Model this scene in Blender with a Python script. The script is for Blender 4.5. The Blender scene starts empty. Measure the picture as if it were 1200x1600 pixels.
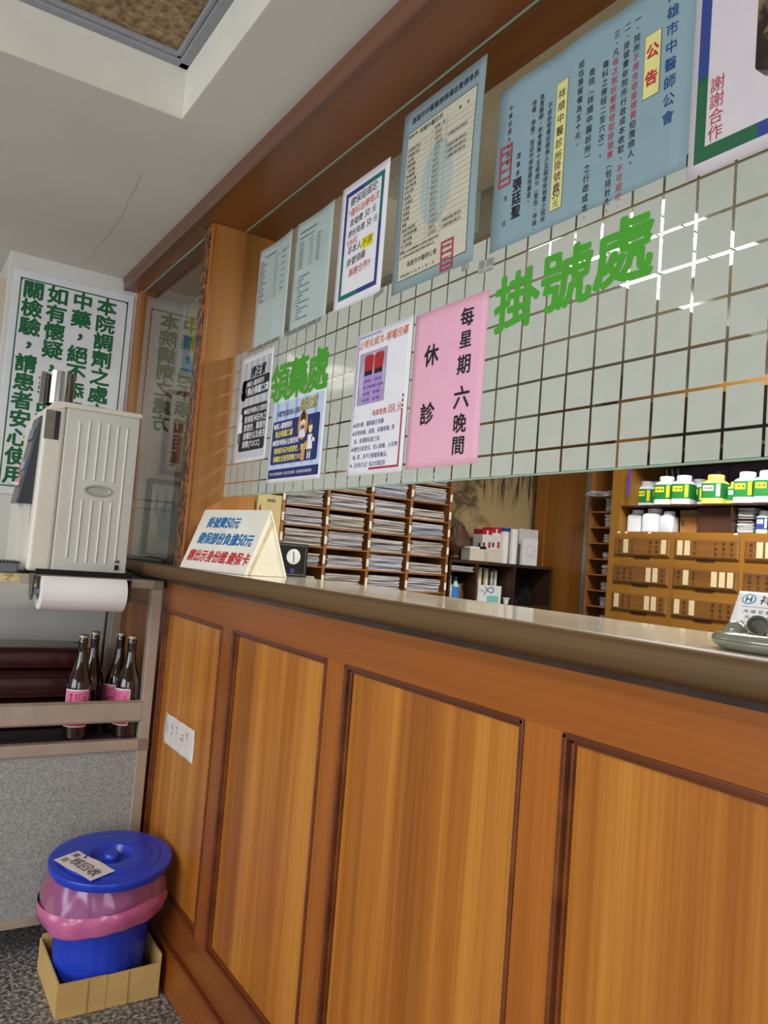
import bpy, bmesh, math, random
from mathutils import Matrix, Vector
random.seed(7)
SC = bpy.context.scene
C = SC.collection

# ------------------------------------------------------------------ camera
CAM_H = 1.18
def _rot():
    a, b, c = 1.0022925122796889, 0.06176592554532344, -0.07859118566649845
    return Matrix.Rotation(a, 3, 'Z') @ Matrix.Rotation(b, 3, 'X') @ Matrix.Rotation(c, 3, 'Y')
R = _rot()
cd = bpy.data.cameras.new('camera'); cam = bpy.data.objects.new('camera', cd); C.objects.link(cam)
rx, ry, rz = R.col[0], R.col[1], R.col[2]
m = Matrix((( rx[0], rz[0], -ry[0], 0), (rx[1], rz[1], -ry[1], 0), (rx[2], rz[2], -ry[2], CAM_H), (0, 0, 0, 1)))
cam.matrix_world = m
cd.sensor_fit = 'VERTICAL'; cd.sensor_height = 36.0; cd.lens = 1218.7 / 1600 * 36.0
cd.clip_start = 0.02
SC.camera = cam

# ------------------------------------------------------------------ light and exposure
SC.view_settings.view_transform = 'Standard'; SC.view_settings.look = 'None'
SC.view_settings.gamma = 1.0; SC.view_settings.use_curve_mapping = False
SC.view_settings.exposure = 0.0
w = bpy.data.worlds.new('daylight'); SC.world = w; w.use_nodes = True
w.node_tree.nodes['Background'].inputs[0].default_value = (0.80, 0.90, 1.0, 1)
w.node_tree.nodes['Background'].inputs[1].default_value = 0.9

def area(name, loc, target, sx, sy, power, col):
    l = bpy.data.lights.new(name, 'AREA'); l.shape = 'RECTANGLE'; l.size = sx; l.size_y = sy
    l.energy = power; l.color = col
    o = bpy.data.objects.new(name, l); C.objects.link(o); o.location = loc
    d = Vector(target) - Vector(loc)
    o.rotation_euler = d.to_track_quat('-Z', 'Y').to_euler()
    return o
# daylight through the shop front behind the camera, and the ceiling lights of both rooms
area('shopfront_daylight', (-0.3, -3.05, 1.45), (-1.6, 0, 1.0), 3.0, 1.9, 72, (0.90, 0.95, 1.0))
area('doorway_daylight', (3.0, -1.0, 1.3), (-2, -0.2, 1.1), 2.2, 2.0, 26, (0.92, 0.96, 1.0))
area('waiting_room_light', (-1.0, -1.35, 2.27), (-1.0, -1.35, 0), 1.1, 0.5, 20, (1.0, 0.97, 0.92))
area('office_light', (-1.66, 2.02, 2.255), (-1.66, 2.02, 0), 0.5, 0.5, 44, (1.0, 0.98, 0.93))
area('office_light_rear', (-0.4, 1.9, 2.255), (-0.4, 1.9, 0), 1.0, 0.5, 34, (1.0, 0.98, 0.93))

# ------------------------------------------------------------------ helpers
MW = {}
def tag(o, label, cat, group=None, kind=None):
    o['label'] = label; o['category'] = cat
    if group: o['group'] = group
    if kind: o['kind'] = kind
    return o
def thing(name, label, cat, loc=(0, 0, 0), rot=None, group=None):
    o = bpy.data.objects.new(name, None); C.objects.link(o); o.empty_display_size = 0.05
    mt = Matrix.Translation(loc)
    if rot is not None: mt = mt @ rot.to_4x4()
    o.matrix_world = mt; MW[o.name] = mt
    return tag(o, label, cat, group)
def root_of(o):
    while o.parent: o = o.parent
    return o
def basis(u, v):
    u = Vector(u); v = Vector(v); n = u.cross(v)
    return Matrix((u, v, n)).transposed()
FACE_Y = basis((1, 0, 0), (0, 0, 1))      # faces -Y (the customers)
FACE_X = basis((0, 1, 0), (0, 0, 1))      # faces +X

class MB:
    def __init__(s): s.v = []; s.f = []
    def box(s, x0, x1, y0, y1, z0, z1):
        b = len(s.v)
        s.v += [(x0, y0, z0), (x1, y0, z0), (x1, y1, z0), (x0, y1, z0), (x0, y0, z1), (x1, y0, z1), (x1, y1, z1), (x0, y1, z1)]
        s.f += [(b, b+3, b+2, b+1), (b+4, b+5, b+6, b+7), (b, b+1, b+5, b+4), (b+1, b+2, b+6, b+5), (b+2, b+3, b+7, b+6), (b+3, b, b+4, b+7)]
        return s
    def hexa(s, bot, top):
        b = len(s.v); s.v += [tuple(p) for p in bot] + [tuple(p) for p in top]
        s.f += [(b, b+3, b+2, b+1), (b+4, b+5, b+6, b+7), (b, b+1, b+5, b+4), (b+1, b+2, b+6, b+5), (b+2, b+3, b+7, b+6), (b+3, b, b+4, b+7)]
        return s
    def quad(s, *p):
        b = len(s.v); s.v += [tuple(q) for q in p]; s.f.append(tuple(range(b, b + len(p)))); return s
    def rect(s, x0, x1, y0, y1, z=0.0): return s.quad((x0, y0, z), (x1, y0, z), (x1, y1, z), (x0, y1, z))
    def loft(s, secs, n=28, cx=0, cy=0, cap=True, closed=False):
        """secs: (z, rx, ry, power[, dx, dy]); a superellipse at each height"""
        rings = []
        for q in secs:
            z, ax, ay, p = q[:4]; dx, dy = (q[4], q[5]) if len(q) > 4 else (0, 0)
            b = len(s.v); rings.append(b)
            for i in range(n):
                t = 2 * math.pi * i / n; c, k = math.cos(t), math.sin(t)
                s.v.append((cx + dx + ax * math.copysign(abs(c) ** (2 / p), c), cy + dy + ay * math.copysign(abs(k) ** (2 / p), k), z))
        for a, b in zip(rings, rings[1:]):
            for i in range(n):
                j = (i + 1) % n; s.f.append((a + i, a + j, b + j, b + i))
        if cap:
            s.f.append(tuple(reversed(range(rings[0], rings[0] + n)))); s.f.append(tuple(range(rings[-1], rings[-1] + n)))
        return s
    def tube(s, pts, r, n=10):
        rings = []; P = [Vector(p) for p in pts]
        for i, p in enumerate(P):
            d = (P[min(i + 1, len(P) - 1)] - P[max(i - 1, 0)]).normalized()
            a = Vector((0, 0, 1)) if abs(d.z) < 0.9 else Vector((1, 0, 0))
            e1 = d.cross(a).normalized(); e2 = d.cross(e1)
            b = len(s.v); rings.append(b); rr = r[i] if isinstance(r, (list, tuple)) else r
            for k in range(n):
                t = 2 * math.pi * k / n; q = p + e1 * rr * math.cos(t) + e2 * rr * math.sin(t); s.v.append(tuple(q))
        for a, b in zip(rings, rings[1:]):
            for i in range(n):
                j = (i + 1) % n; s.f.append((a + i, a + j, b + j, b + i))
        s.f.append(tuple(range(rings[0], rings[0] + n))); s.f.append(tuple(range(rings[-1], rings[-1] + n)))
        return s
    def prism(s, pts, axis, a, b):
        """extrude a 2D outline along an axis from a to b; axis 'x': pts=(y,z), 'y': (x,z), 'z': (x,y)"""
        def P(p, t): return {'x': (t, p[0], p[1]), 'y': (p[0], t, p[1]), 'z': (p[0], p[1], t)}[axis]
        n = len(pts); k = len(s.v)
        s.v += [P(p, a) for p in pts] + [P(p, b) for p in pts]
        for i in range(n):
            j = (i + 1) % n; s.f.append((k + i, k + j, k + n + j, k + n + i))
        s.f.append(tuple(range(k, k + n))); s.f.append(tuple(range(k + n, k + 2 * n)))
        return s
    def grid(s, x0, x1, y0, y1, nx, ny, zf=lambda x, y: 0.0, thick=None):
        b = len(s.v)
        for j in range(ny + 1):
            for i in range(nx + 1):
                x = x0 + (x1 - x0) * i / nx; y = y0 + (y1 - y0) * j / ny; s.v.append((x, y, zf(x, y)))
        for j in range(ny):
            for i in range(nx):
                a = b + j * (nx + 1) + i; s.f.append((a, a + 1, a + nx + 2, a + nx + 1))
        return s
    def xf(s, M): s.v = [tuple(M @ Vector(v)) for v in s.v]; return s
    def build(s, name, mat, parent=None, local=False, bevel=0, smooth=False, seg=2, solid=0, subd=0):
        me = bpy.data.meshes.new(name)
        vs = s.v
        if parent is not None and not local:
            inv = MW[root_of(parent).name].inverted(); vs = [tuple(inv @ Vector(v)) for v in vs]
        me.from_pydata(vs, [], s.f); me.validate()
        bm = bmesh.new(); bm.from_mesh(me)
        if any(len(e.link_faces) > 1 for e in bm.edges): bmesh.ops.recalc_face_normals(bm, faces=bm.faces)
        if smooth:
            for f in bm.faces: f.smooth = True
            for e in bm.edges:
                if len(e.link_faces) == 2 and e.calc_face_angle(0) > 0.7: e.smooth = False
        bm.to_mesh(me); bm.free()
        if mat: me.materials.append(mat)
        o = bpy.data.objects.new(name, me); C.objects.link(o)
        if parent is not None: o.parent = parent
        if solid: md = o.modifiers.new('s', 'SOLIDIFY'); md.thickness = solid
        if subd: md = o.modifiers.new('d', 'SUBSURF'); md.levels = md.render_levels = subd
        if bevel:
            md = o.modifiers.new('b', 'BEVEL'); md.width = bevel; md.segments = seg; md.limit_method = 'ANGLE'
        return o
def box(name, mat, parent, x0, x1, y0, y1, z0, z1, bevel=0.0, local=False, seg=2):
    return MB().box(x0, x1, y0, y1, z0, z1).build(name, mat, parent, local, bevel, seg=seg)
def struct(o): o['kind'] = 'structure'; return o
def copy_tree(o, parent=None):
    c = o.copy(); C.objects.link(c); c.parent = parent
    for ch in list(o.children): copy_tree(ch, c)
    return c
def dup(src, loc, label, rz=None, group=None):
    c = copy_tree(src); c.matrix_world = Matrix.Translation(loc) @ (Matrix.Rotation(rz, 4, 'Z') if rz is not None else src.matrix_world.to_3x3().to_4x4())
    c['label'] = label
    if group: c['group'] = group
    return c

# ------------------------------------------------------------------ materials
def lin(c):
    return tuple(((x / 255) / 12.92 if x / 255 <= 0.04045 else ((x / 255 + 0.055) / 1.055) ** 2.4) for x in c)
def nodes(name):
    m = bpy.data.materials.new(name); m.use_nodes = True
    nt = m.node_tree; return m, nt, nt.nodes['Principled BSDF']
def setp(p, **k):
    names = dict(rough='Roughness', metal='Metallic', coat='Coat Weight', coatr='Coat Roughness', trans='Transmission Weight', ior='IOR', alpha='Alpha', sheen='Sheen Weight', spec='Specular IOR Level', sss='Subsurface Weight')
    for a, b in k.items(): p.inputs[names[a]].default_value = b
def plain(name, rgb, var=0.06, scale=30, bump=0.0, bscale=200, stretch=None, **k):
    """a colour with a little procedural variation"""
    m, nt, p = nodes(name); c = lin(rgb)
    tc = nt.nodes.new('ShaderNodeTexCoord'); mp = nt.nodes.new('ShaderNodeMapping')
    if stretch: mp.inputs['Scale'].default_value = stretch
    nz = nt.nodes.new('ShaderNodeTexNoise'); nz.inputs['Scale'].default_value = scale; nz.inputs['Detail'].default_value = 3
    cr = nt.nodes.new('ShaderNodeValToRGB'); cr.color_ramp.elements[0].position = 0.3; cr.color_ramp.elements[1].position = 0.7
    cr.color_ramp.elements[0].color = tuple(x * (1 - var) for x in c) + (1,); cr.color_ramp.elements[1].color = tuple(min(1, x * (1 + var)) for x in c) + (1,)
    L = nt.links.new
    L(tc.outputs['Object'], mp.inputs[0]); L(mp.outputs[0], nz.inputs[0]); L(nz.outputs[0], cr.inputs[0]); L(cr.outputs[0], p.inputs['Base Color'])
    if bump:
        n2 = nt.nodes.new('ShaderNodeTexNoise'); n2.inputs['Scale'].default_value = bscale; L(mp.outputs[0], n2.inputs[0])
        b = nt.nodes.new('ShaderNodeBump'); b.inputs['Strength'].default_value = bump; b.inputs['Distance'].default_value = 0.002
        L(n2.outputs[0], b.inputs['Height']); L(b.outputs[0], p.inputs['Normal'])
    setp(p, **{**dict(rough=0.5), **k}); return m
def wood(name, cols, axis='z', bands=6.0, fine=60.0, **k):
    """cols: dark, mid, light; grain runs along axis"""
    m, nt, p = nodes(name); L = nt.links.new
    tc = nt.nodes.new('ShaderNodeTexCoord')
    ai = 'xyz'.index(axis)
    def nz(scale, along, detail):
        mp = nt.nodes.new('ShaderNodeMapping'); s = [scale] * 3; s[ai] = along; mp.inputs['Scale'].default_value = s
        n = nt.nodes.new('ShaderNodeTexNoise'); n.inputs['Scale'].default_value = 1; n.inputs['Detail'].default_value = detail
        L(tc.outputs['Object'], mp.inputs[0]); L(mp.outputs[0], n.inputs[0]); return n
    n1 = nz(bands, bands * 0.03, 2); n2 = nz(fine * 3, fine * 0.04, 4); n3 = nz(bands * 4, bands * 0.08, 3)
    ad = nt.nodes.new('ShaderNodeMath'); ad.operation = 'MULTIPLY_ADD'; ad.inputs[1].default_value = 0.55; ad.inputs[2].default_value = 0
    L(n1.outputs[0], ad.inputs[0])
    a2 = nt.nodes.new('ShaderNodeMath'); a2.operation = 'MULTIPLY_ADD'; a2.inputs[1].default_value = 0.22; L(n2.outputs[0], a2.inputs[0]); L(ad.outputs[0], a2.inputs[2])
    a3 = nt.nodes.new('ShaderNodeMath'); a3.operation = 'MULTIPLY_ADD'; a3.inputs[1].default_value = 0.30; L(n3.outputs[0], a3.inputs[0]); L(a2.outputs[0], a3.inputs[2])
    cr = nt.nodes.new('ShaderNodeValToRGB'); e = cr.color_ramp.elements
    e[0].position = 0.38; e[0].color = lin(cols[0]) + (1,); e[1].position = 0.68; e[1].color = lin(cols[2]) + (1,)
    x = e.new(0.53); x.color = lin(cols[1]) + (1,)
    L(a3.outputs[0], cr.inputs[0]); L(cr.outputs[0], p.inputs['Base Color'])
    b = nt.nodes.new('ShaderNodeBump'); b.inputs['Strength'].default_value = 0.12; b.inputs['Distance'].default_value = 0.001
    L(n2.outputs[0], b.inputs['Height']); L(b.outputs[0], p.inputs['Normal'])
    setp(p, **{**dict(rough=0.38, coat=0.25, coatr=0.3), **k}); return m
def emit(name, rgb, s):
    m, nt, p = nodes(name); p.inputs['Base Color'].default_value = lin(rgb) + (1,); p.inputs['Emission Color'].default_value = lin(rgb) + (1,); p.inputs['Emission Strength'].default_value = s; return m
def glass_mat(name, tint, refl=1.0):
    m = bpy.data.materials.new(name); m.use_nodes = True; nt = m.node_tree; nt.nodes.clear(); L = nt.links.new
    o = nt.nodes.new('ShaderNodeOutputMaterial'); t = nt.nodes.new('ShaderNodeBsdfTransparent'); g = nt.nodes.new('ShaderNodeBsdfGlossy')
    g.inputs['Roughness'].default_value = 0.0; t.inputs[0].default_value = tuple(tint) + (1,)
    fr = nt.nodes.new('ShaderNodeFresnel'); fr.inputs[0].default_value = 1.5
    geo = nt.nodes.new('ShaderNodeNewGeometry'); s1 = nt.nodes.new('ShaderNodeMath'); s1.operation = 'SUBTRACT'; s1.inputs[0].default_value = 1; L(geo.outputs['Backfacing'], s1.inputs[1])
    mu = nt.nodes.new('ShaderNodeMath'); mu.operation = 'MULTIPLY'; L(fr.outputs[0], mu.inputs[0]); L(s1.outputs[0], mu.inputs[1])
    m2 = nt.nodes.new('ShaderNodeMath'); m2.operation = 'MULTIPLY'; m2.inputs[1].default_value = refl; m2.use_clamp = True; L(mu.outputs[0], m2.inputs[0])
    mx = nt.nodes.new('ShaderNodeMixShader'); L(m2.outputs[0], mx.inputs[0]); L(t.outputs[0], mx.inputs[1]); L(g.outputs[0], mx.inputs[2]); L(mx.outputs[0], o.inputs[0])
    return m
def film_mat(name, rgb, trl, rough=0.1, alpha=1.0, spec=1.0):
    """thin light-scattering sheet: diffuse + translucent under a gloss"""
    m = bpy.data.materials.new(name); m.use_nodes = True; nt = m.node_tree; nt.nodes.clear(); L = nt.links.new
    o = nt.nodes.new('ShaderNodeOutputMaterial'); d = nt.nodes.new('ShaderNodeBsdfDiffuse'); t = nt.nodes.new('ShaderNodeBsdfTranslucent'); g = nt.nodes.new('ShaderNodeBsdfGlossy')
    tc = nt.nodes.new('ShaderNodeTexCoord'); nz = nt.nodes.new('ShaderNodeTexNoise'); nz.inputs['Scale'].default_value = 25; nz.inputs['Detail'].default_value = 4
    cr = nt.nodes.new('ShaderNodeValToRGB'); c = lin(rgb); cr.color_ramp.elements[0].color = tuple(x * 0.92 for x in c) + (1,); cr.color_ramp.elements[1].color = tuple(min(1, x * 1.05) for x in c) + (1,)
    L(tc.outputs['Object'], nz.inputs[0]); L(nz.outputs[0], cr.inputs[0])
    L(cr.outputs[0], d.inputs[0]); L(cr.outputs[0], t.inputs[0]); g.inputs['Roughness'].default_value = rough
    a = nt.nodes.new('ShaderNodeMixShader'); a.inputs[0].default_value = trl; L(d.outputs[0], a.inputs[1]); L(t.outputs[0], a.inputs[2])
    if alpha < 1:
        tr = nt.nodes.new('ShaderNodeBsdfTransparent'); q = nt.nodes.new('ShaderNodeMixShader'); q.inputs[0].default_value = alpha; L(tr.outputs[0], q.inputs[1]); L(a.outputs[0], q.inputs[2]); a = q
    fr = nt.nodes.new('ShaderNodeFresnel'); fr.inputs[0].default_value = 1.45
    m2 = nt.nodes.new('ShaderNodeMath'); m2.operation = 'MULTIPLY'; m2.inputs[1].default_value = spec; L(fr.outputs[0], m2.inputs[0])
    mx = nt.nodes.new('ShaderNodeMixShader'); L(m2.outputs[0], mx.inputs[0]); L(a.outputs[0], mx.inputs[1]); L(g.outputs[0], mx.inputs[2]); L(mx.outputs[0], o.inputs[0])
    return m
def speckle(name, cols, scale, rough=0.45, bump=0.0):
    m, nt, p = nodes(name); L = nt.links.new
    tc = nt.nodes.new('ShaderNodeTexCoord'); n = nt.nodes.new('ShaderNodeTexNoise'); n.inputs['Scale'].default_value = scale; n.inputs['Detail'].default_value = 4; n.inputs['Roughness'].default_value = 0.7
    cr = nt.nodes.new('ShaderNodeValToRGB'); e = cr.color_ramp.elements; e[0].position = 0.38; e[0].color = lin(cols[0]) + (1,); e[1].position = 0.64; e[1].color = lin(cols[2]) + (1,)
    x = e.new(0.5); x.color = lin(cols[1]) + (1,)
    L(tc.outputs['Object'], n.inputs[0]); L(n.outputs[0], cr.inputs[0]); L(cr.outputs[0], p.inputs['Base Color']); setp(p, rough=rough)
    if bump:
        b = nt.nodes.new('ShaderNodeBump'); b.inputs['Strength'].default_value = bump; b.inputs['Distance'].default_value = 0.002; L(n.outputs[0], b.inputs['Height']); L(b.outputs[0], p.inputs['Normal'])
    return m
_ink = {}
def ink(rgb):
    if rgb not in _ink: _ink[rgb] = plain('ink_%02x%02x%02x' % rgb, rgb, var=0.03, rough=0.7)
    return _ink[rgb]

# ------------------------------------------------------------------ lettering
_gl = {}
def glyph(ch, bold):
    bold = 0.0; k = ch
    if k not in _gl:
        c = bpy.data.curves.new('t', 'FONT'); c.body = ch; c.size = 1; c.offset = bold; c.resolution_u = 2
        o = bpy.data.objects.new('t', c); C.objects.link(o)
        bpy.context.view_layer.update()
        me = bpy.data.meshes.new_from_object(o.evaluated_get(bpy.context.evaluated_depsgraph_get()))
        vs = [(v.co.x, v.co.y) for v in me.vertices]; fs = [tuple(p.vertices) for p in me.polygons]
        wide = ord(ch) > 0x2e80
        if ch in '0123456789': vs = [(x * 1.12, y * 1.25 - 0.05) for x, y in vs]
        adv = 1.0 if wide else (max([x for x, y in vs] or [0.2]) + 0.05)
        bpy.data.objects.remove(o); bpy.data.curves.remove(c); bpy.data.meshes.remove(me)
        _gl[k] = (vs, fs, adv)
    return _gl[k]
class Ink:
    """collects lettering in the local plane of a sheet, one mesh per colour"""
    def __init__(s, z=0.0007, warp=None): s.m = {}; s.z = z; s.warp = warp
    def mb(s, rgb): return s.m.setdefault(rgb, MB())
    def put(s, ch, cx, cy, sx, sy, rgb, bold, slant=0, rot=0):
        vs, fs, adv = glyph(ch, bold); mb = s.mb(rgb); b = len(mb.v)
        cr, sr = math.cos(rot), math.sin(rot)
        # heavier strokes: the glyph is laid down several times round its place
        if bold < 0.011: offs = [(0, 0)]
        elif bold < 0.019: offs = [(bold * i, bold * j) for i, j in ((-.7, 0), (.7, 0), (0, .7), (0, -.7))]
        else: offs = [(0, 0)] + [(bold * math.cos(k * math.pi / 4), bold * math.sin(k * math.pi / 4)) for k in range(8)]
        for q, (ox, oy) in enumerate(offs):
            b = len(mb.v)
            for x, y in vs:
                X = (x + ox - adv / 2) * sx; Y = (y + oy - 0.38) * sy; X += Y * slant
                mb.v.append((cx + X * cr - Y * sr, cy + X * sr + Y * cr, s.z + q * 8e-6))
            mb.f += [tuple(b + i for i in f) for f in fs]
    def h(s, t, x, y, size, rgb=(20, 20, 20), bold=0.0, sx=1.0, pitch=1.0, slant=0, dy=0, rot=0):
        for ch in t:
            if ch == ' ': x += size * 0.4 * sx; y += size * 0.4 * sx * dy; continue
            a = glyph(ch, bold)[2] * size * sx
            s.put(ch, x + a / 2, y + a / 2 * dy, size * sx, size, rgb, bold, slant, rot); x += a * pitch; y += a * pitch * dy
        return x
    def v(s, t, x, y, size, rgb=(20, 20, 20), bold=0.0, sx=1.0, pitch=1.05, slant=0, dx=0):
        for ch in t:
            if ch != ' ':
                if ch in '，。、': s.put(ch, x + 0.3 * size * sx, y + 0.3 * size, size * sx, size, rgb, bold)
                elif ch in '()（）': s.put({'(': '︵', ')': '︶', '（': '︵', '）': '︶'}[ch], x, y, size * sx, size, rgb, bold)
                else: s.put(ch, x, y, size * sx, size, rgb, bold, slant)
            y -= size * pitch; x += dx * size * pitch
    def rect(s, x0, x1, y0, y1, rgb, z=None):
        n = max(1, int(max(x1 - x0, y1 - y0) / 0.03)) if s.warp else 1
        mb = s.mb(rgb); zz = s.z if z is None else z; b = len(mb.v)
        nx = n if (x1 - x0) > 0.03 else 1; ny = n if (y1 - y0) > 0.03 else 1
        mb.grid(x0, x1, y0, y1, nx, ny, lambda a, c: zz)
    def frame(s, x0, x1, y0, y1, t, rgb):
        s.rect(x0, x1, y0, y0 + t, rgb); s.rect(x0, x1, y1 - t, y1, rgb); s.rect(x0, x0 + t, y0 + t, y1 - t, rgb); s.rect(x1 - t, x1, y0 + t, y1 - t, rgb)
    def poly(s, pts, rgb, z=None):
        mb = s.mb(rgb); b = len(mb.v); mb.v += [(x, y, s.z if z is None else z) for x, y in pts]; mb.f.append(tuple(range(b, b + len(pts))))
    def ell(s, cx, cy, rx, ry, rgb, z=None, n=24):
        if s.warp and max(rx, ry) > 0.03:
            mb = s.mb(rgb); b = len(mb.v); zz = s.z if z is None else z
            mb.v.append((cx, cy, zz))
            for k in range(1, 7): mb.v += [(cx + rx * k / 6 * math.cos(2 * math.pi * i / n), cy + ry * k / 6 * math.sin(2 * math.pi * i / n), zz) for i in range(n)]
            for i in range(n):
                j = (i + 1) % n; mb.f.append((b, b + 1 + i, b + 1 + j))
                for k in range(5): mb.f.append((b + 1 + k * n + i, b + 1 + (k + 1) * n + i, b + 1 + (k + 1) * n + j, b + 1 + k * n + j))
            return
        s.poly([(cx + rx * math.cos(2 * math.pi * i / n), cy + ry * math.sin(2 * math.pi * i / n)) for i in range(n)], rgb, z)
    def done(s, parent, name='lettering', names=None):
        for rgb, mb in s.m.items():
            if s.warp: mb.v = [(x, y, z + s.warp(x, y)) for x, y, z in mb.v]
            mb.build((names or {}).get(rgb, name), ink(rgb), parent, local=True)
def sheet(name, label, cat, origin, rot, w, h, rgb, warp=None, mat=None, thick=0.0003, group=None):
    t = thing(name, label, cat, origin, rot, group)
    mt = mat or plain(name + '_paper', rgb, var=0.02, rough=0.6, coat=0.0)
    f = warp or (lambda x, y: 0.0)
    MB().grid(0, w, 0, h, 12, 16, f).build('paper', mt, t, local=True, solid=-thick, smooth=True)
    return t, Ink(0.0008, warp)

# ------------------------------------------------------------------ materials of the place
M_plaster = plain('plaster', (212, 210, 204), var=0.05, scale=4, bump=0.15, bscale=60, rough=0.8)
M_ceil = plain('ceiling_paint', (226, 222, 214), var=0.05, scale=2.5, bump=0.1, bscale=90, rough=0.85)
M_cove = plain('cove_paint', (226, 221, 208), var=0.05, scale=7, bump=0.5, bscale=30, rough=0.8)
M_terr = speckle('terrazzo', [(52, 50, 50), (112, 108, 106), (190, 186, 182)], 85, rough=0.4)
M_wpanel = wood('panel_wood', [(140, 78, 22), (174, 105, 32), (200, 132, 50)], 'z', bands=9, fine=55, rough=0.36, coat=0.12)
M_wrail = wood('rail_wood', [(118, 58, 14), (144, 76, 20), (162, 92, 28)], 'x', bands=5, fine=50, rough=0.36, coat=0.12)
M_wstile = wood('stile_wood', [(134, 70, 18), (158, 88, 24), (178, 104, 34)], 'z', bands=8, fine=55, rough=0.36, coat=0.12)
M_wdark = wood('moulding_wood', [(82, 38, 16), (106, 52, 20), (126, 68, 28)], 'x', bands=8, fine=60, rough=0.32)
M_nose = wood('nosing_wood', [(60, 40, 18), (84, 58, 27), (104, 76, 39)], 'x', bands=7, fine=70, rough=0.55, coat=0.0)
M_head = wood('header_wood', [(104, 58, 20), (126, 72, 26), (142, 84, 34)], 'x', bands=5, fine=60, rough=0.4)
M_headf = wood('header_face_wood', [(92, 54, 32), (108, 66, 42), (122, 76, 50)], 'x', bands=5, fine=60, rough=0.35)
M_post = wood('post_wood', [(132, 82, 32), (150, 96, 40), (166, 110, 50)], 'z', bands=9, fine=60, rough=0.35)
M_cab = wood('cabinet_wood', [(122, 82, 24), (138, 94, 30), (150, 104, 38)], 'z', bands=6, fine=50)
M_drawer = wood('drawer_wood', [(98, 62, 24), (114, 74, 30), (126, 84, 36)], 'x', bands=6, fine=50)
M_shelf = wood('shelf_wood', [(120, 74, 36), (150, 96, 48), (172, 114, 60)], 'z', bands=8, fine=60)
M_dkw = wood('dark_wood', [(48, 30, 20), (62, 40, 28), (78, 52, 36)], 'z', bands=8, fine=60)
M_alu = plain('trolley_aluminium', (188, 172, 154), var=0.07, scale=20, rough=0.38, metal=0.35)
M_alud = plain('aluminium_dull', (150, 140, 112), var=0.08, scale=20, rough=0.4, metal=0.35)
M_black = plain('black_plastic', (22, 22, 24), rough=0.35)
M_white = plain('white_plastic', (236, 236, 234), var=0.02, rough=0.35)
M_steel = plain('stainless_steel', (190, 188, 186), var=0.08, scale=12, rough=0.2, metal=1.0)
M_glass = glass_mat('clear_glass', (0.93, 0.96, 0.94), 1.15)
M_gedge = plain('glass_edge', (150, 176, 158), rough=0.2)

# ------------------------------------------------------------------ room shell
XW = -3.02     # end face of the pillar
ZC = 2.169     # low ceiling
ZR = 2.305     # recess
XR, YR = -1.78, 0.494
s = struct(box('floor', M_terr, None, -4.8, 3.2, -3.3, 3.1, -0.05, 0.0))
c = MB()
c.box(-4.8, XR - 0.0005, -3.3, 3.1, ZC, ZC + 0.165); c.box(XR - 0.0005, 3.2, YR + 0.0005, 0.9295, ZC, ZC + 0.165)
struct(c.build('ceiling', M_ceil))
struct(box('ceiling_office', plain('office_ceiling_paint', (206, 200, 182), var=0.03, rough=0.85), None, XR, 3.2, 0.93, 3.1, 2.29, 2.33))
struct(box('ceiling_beam', plain('beam_paint', (150, 140, 122), var=0.05, rough=0.85), None, -3.1, 3.2, 1.39, 1.56, 2.15, 2.2895))
struct(box('trim_6', M_ceil, None, XR, 3.2, 0.9255, 0.9295, ZC + 0.002, 2.33))
struct(box('ceiling_board', speckle('strand_board', [(112, 88, 58), (150, 124, 88), (178, 152, 114)], 55, rough=0.8, bump=0.4), None, XR, 3.2, -3.3, YR, ZR, ZR + 0.03))
c = MB(); c.box(XR - 0.02, XR + 0.001, -3.3, YR + 0.02, ZC + 0.0005, ZR + 0.02); c.box(XR, 3.2, YR - 0.001, YR + 0.02, ZC + 0.0005, ZR + 0.02)
struct(c.build('trim_1', M_cove))
c = MB()
for a, b in ((0.0, 0.024), (0.024, 0.036)):
    zz = ZR - 0.012 - (0.006 if a == 0 else 0)
    c.box(XR + a, XR + b, -3.3, YR - a, zz, ZR); c.box(XR + a, 3.2, YR - b, YR - a, zz, ZR)
struct(c.build('trim_2', plain('grey_frame', (150, 150, 156), var=0.05, rough=0.5, stretch=(3, 3, 3)), bevel=0.003))
# hairline crack as a thin darker line in the plaster between the recess and the pillar
rc = random.Random(4); q = MB(); pts = []
for i in range(19):
    f = i / 18; pts.append((-2.12 - 0.87 * f, 0.497 + 0.030 * math.sin(2.4 * f) + rc.uniform(-.004, .004)))
for (xa, ya), (xb, yb) in zip(pts, pts[1:]): q.quad((xa, ya, ZC - .0002), (xb, yb, ZC - .0002), (xb, yb + .0012, ZC - .0002), (xa, ya + .0012, ZC - .0002))
struct(q.build('trim_7', plain('crack_line', (120, 110, 98), rough=0.9)))
# the pillar that carries the green sign
struct(box('wall_pillar', M_plaster, None, -4.7, XW, 0.285, 0.80, 0.0, ZC, bevel=0.004))
struct(box('wall_left', M_plaster, None, -4.8, -4.7, -3.3, 0.30, 0.0, ZC))
struct(box('wall_office_left', plain('office_wall_paint', (196, 190, 172), var=0.04, rough=0.8), None, -3.2, -3.1, 0.80, 3.1, 0.0, 2.3))
struct(box('wall_office_back', plain('office_back_paint', (196, 190, 172), var=0.04, rough=0.8), None, -3.2, 3.2, 3.1, 3.2, 0.0, 2.34))
struct(box('wall_office_right', M_plaster, None, 3.2, 3.3, 0.75, 3.2, 0.0, 2.34))
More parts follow.
